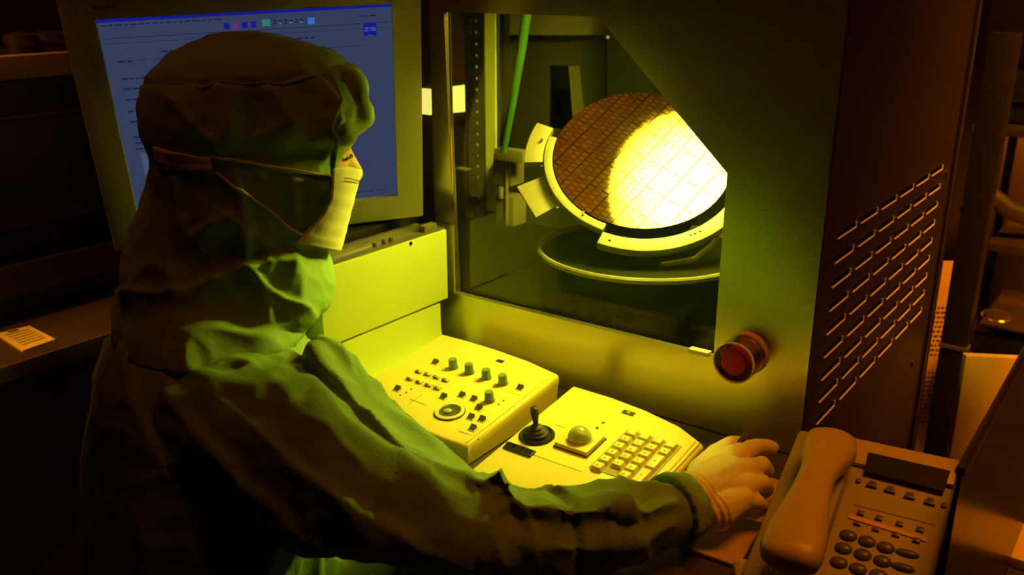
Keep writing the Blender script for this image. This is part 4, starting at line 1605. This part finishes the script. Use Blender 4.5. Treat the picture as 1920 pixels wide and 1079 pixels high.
# lit things at the left edge of the chamber
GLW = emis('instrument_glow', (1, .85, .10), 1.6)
p = pl(868, 160, 1, 1.72)
q = pl(843, 212, 1, 1.72)
ib = empty('bright_instrument', 'small instrument with a glowing yellow face behind the left edge of the window', 'instrument', (q[0], 1.73, .79))
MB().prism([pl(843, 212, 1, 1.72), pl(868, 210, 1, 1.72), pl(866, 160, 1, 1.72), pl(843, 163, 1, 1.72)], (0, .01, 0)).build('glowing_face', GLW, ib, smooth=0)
MB().b2((q[0] - .02, 1.731, q[2] - .02), (p[0] + .01, 1.78, p[2] + .01)).build('instrument_body', STEEL_D, ib, bevel=.004)
MB().b2((q[0], 1.74, .79), (q[0] + .03, 1.77, q[2] - .02)).build('stand', STEEL_D, ib)
p = pl(812, 160, 1, YF + .010)
q = pl(834, 50, 1, YF + .010)
MB().b2(pl(789, 214, 1, YF + .004), pl(806, 168, 1, YF + .004) + Y * .008).build('added_glow_patch', emis('patch_glow', (1, .9, .2), .9), cab, smooth=0)  # glowing patch added to carry the bright instrument past the window edge

# ------------------------------------------------------------------ right background
rk = empty('equipment_rack', 'dark equipment rack with shelves and upright posts behind the telephone', 'rack', (-.25, 2.3, 0))


def rp(x_, y_, d_=2.3):
    return dep(x_, y_, d_)


pb = dep(1792, 645, 2.15)
MB().b2((pb[0] - .028, pb[1] - .028, 0), (pb[0] + .028, pb[1] + .028, 1.25)).build('post', BLACK, rk, bevel=.003)
MB().b2((pb[0] - .031, pb[1] - .031, pb[2] - .004), (pb[0] + .031, pb[1] + .031, pb[2] + .004)).build('post_joint', STEEL_M, rk)
for (xa, da) in ((1867, 2.25), (1893, 2.5)):
    q = dep(xa, 300, da)
    MB().b2((q[0] - .010, q[1] - .010, 0), (q[0] + .010, q[1] + .010, dep(xa, 245, da)[2])).build('upright', BLACK, rk)
# shelves parallel to X
def shelf(py, th, d0=2.1, dx=.9, nm='shelf', mt=STEEL_D, x0=1815, dy=.35):
    q_ = dep(x0, py, d0)
    return MB().b2((q_[0], q_[1], q_[2] - th), (q_[0] + dx, q_[1] + dy, q_[2])).build(nm, mt, rk, bevel=.002)


shelf(455, .02, 2.2, .9, 'shelf', CHROME, 1852, .3)
shelf(605, .008, 2.1, .9, 'shelf', CHROME, 1836, .3)
shelf(620, .05, 2.12, .9, 'shelf_front', BLACK, 1826, .28)
shelf(235, .02, 2.3, .9, 'shelf', STEEL_D, 1822, .3)
bx = dep(1842, 225, 2.35)
tag(MB().b2((bx[0], bx[1], bx[2]), (bx[0] + .5, bx[1] + .3, bx[2] + .12)).b2((bx[0] + .01, bx[1] - .01, bx[2] + .05), (bx[0] + .4, bx[1], bx[2] + .055)).build('black_case', BLACK, bevel=.005), 'large black case on the top shelf at upper right', 'case')
bx = dep(1850, 60, 2.35)
tag(MB().b2((bx[0], bx[1], bx[2] - .06), (bx[0] + .5, bx[1] + .28, bx[2] + .1)).b2((bx[0] + .04, bx[1] - .008, bx[2]), (bx[0] + .4, bx[1], bx[2] + .004)).build('black_instrument', BLACK, bevel=.005), 'black instrument stacked on the case at the top right corner', 'instrument')
# curved hose bundle on the shelf
g = MB()
pts = [dep(x_, y_, 2.2) for x_, y_ in ((1815, 400), (1835, 372), (1860, 368), (1890, 392), (1930, 408), (1980, 420))]
g.tube(pts, .022, 14)
tag(g.build('black_hose', RUBBER), 'thick black curved hose lying across the rack at right', 'hose')
q = dep(1868, 592, 2.14)
tag(MB().lathe(q - Z * .006, Z, [(.028, 0), (.032, .004), (.030, .012), (.01, .014)], 24).build('metal_dish', CHROME), 'small shiny amber-lit dish on the rack shelf', 'dish')
# printed sheet on board left of the post
q4 = [dep(1783, 482, 2.5), dep(1808, 500, 2.5), dep(1752, 870, 2.5), dep(1702, 860, 2.5)]
q = V(q4[0])
bw = RT.copy()
s0 = dep(1745, 690, 2.35)
hw = .075
zT, zB = dep(1790, 470, 2.35)[2], dep(1725, 870, 2.35)[2]
g = MB()
g.prism([s0 + RT * -hw * 1.0 + Z * (zT - s0[2]), s0 + RT * hw + Z * (zT - s0[2]), s0 + RT * hw + Z * (zB - s0[2] - .1), s0 - RT * hw + Z * (zB - s0[2] - .1)], F0 * .004)
for i in range(26):
    zz = zT - .12 - i * .0125
    if 11 <= i <= 13:
        continue
    x_ = -.028
    while x_ < .028:
        ww = random.uniform(.004, .012)
        g.box(s0 + RT * (x_ + ww / 2) + Z * (zz - s0[2]) - F0 * .0008, (ww, .0008, .005), (RT, F0, Z), 1)
        x_ += ww + .004
tag(g.build('printed_sheet', [BOARD, INK], smooth=0), 'tan printed notice board standing beside the black rack post', 'notice')
# tan panel right of the post
s1 = dep(1845, 760, 2.0)
zT2 = dep(1860, 655, 2.0)[2]
g = MB()
g.prism([s1 - RT * .055 + Z * (zT2 - s1[2]), s1 + RT * .065 + Z * (zT2 - s1[2] - .006), s1 + RT * .065 - Z * .42, s1 - RT * .055 - Z * .42], F0 * .02)
tag(g.build('partition_board', BOARD, bevel=.002), 'plain tan panel right of the black rack post', 'panel')
# amber-lit wall patch behind the upper shelf: added block, light in its colour
q = dep(1885, 310, 3.2)
g = MB().b2((q[0] - .10, q[1], q[2] - .16), (q[0] + .35, q[1] + .03, q[2] + .11))
tag(g.build('lit_wall_patch', BOARD, bevel=.003), 'amber-lit patch of wall, built as a tan block, seen through the rack posts at right', 'cabinet')
# long polished rail and side sheet running away at the right of the telephone
tr = empty('steel_trolley', 'polished steel trolley with rails running away beside the telephone', 'trolley', (.05, 1.4, 0))
ZR = .95
r0 = pl(1803, 880, 2, ZR)
for xo in (0, .055, .12):
    MB().tube([(r0[0] + xo, .81, ZR), (r0[0] + xo, 2.0, ZR)], (.0045 if xo < .1 else .006), 12).build('rail', CHROME, tr)
MB().b2((r0[0] - .002, .81, .0), (r0[0] + .002, 2.0, ZR - .004)).build('side_sheet', mat('smoked_sheet', (.04, .025, .015), .25, 0, .3, 8, spec=.2), tr)
MB().b2((r0[0] + .004, .81, .45), (r0[0] + .5, 2.0, .47)).build('shelf', RUBBER, tr, bevel=.002)
for y_ in (1.9, 1.96):
    for xo in (.018, .12):
        MB().tube([(r0[0] + xo, y_, .0), (r0[0] + xo, y_, ZR)], .008, 12).build('post', CHROME, tr)
bx = pl(1905, 985, 2, .48)
tag(MB().b2((bx[0], bx[1] - .12, .4702), (bx[0] + .2, bx[1] + .0, .488)).build('tan_folder', BOARD, bevel=.002), 'tan folder lying on the trolley shelf at lower right', 'folder')

for o in bpy.data.objects:
    if '_w' in o:
        del o['_w']
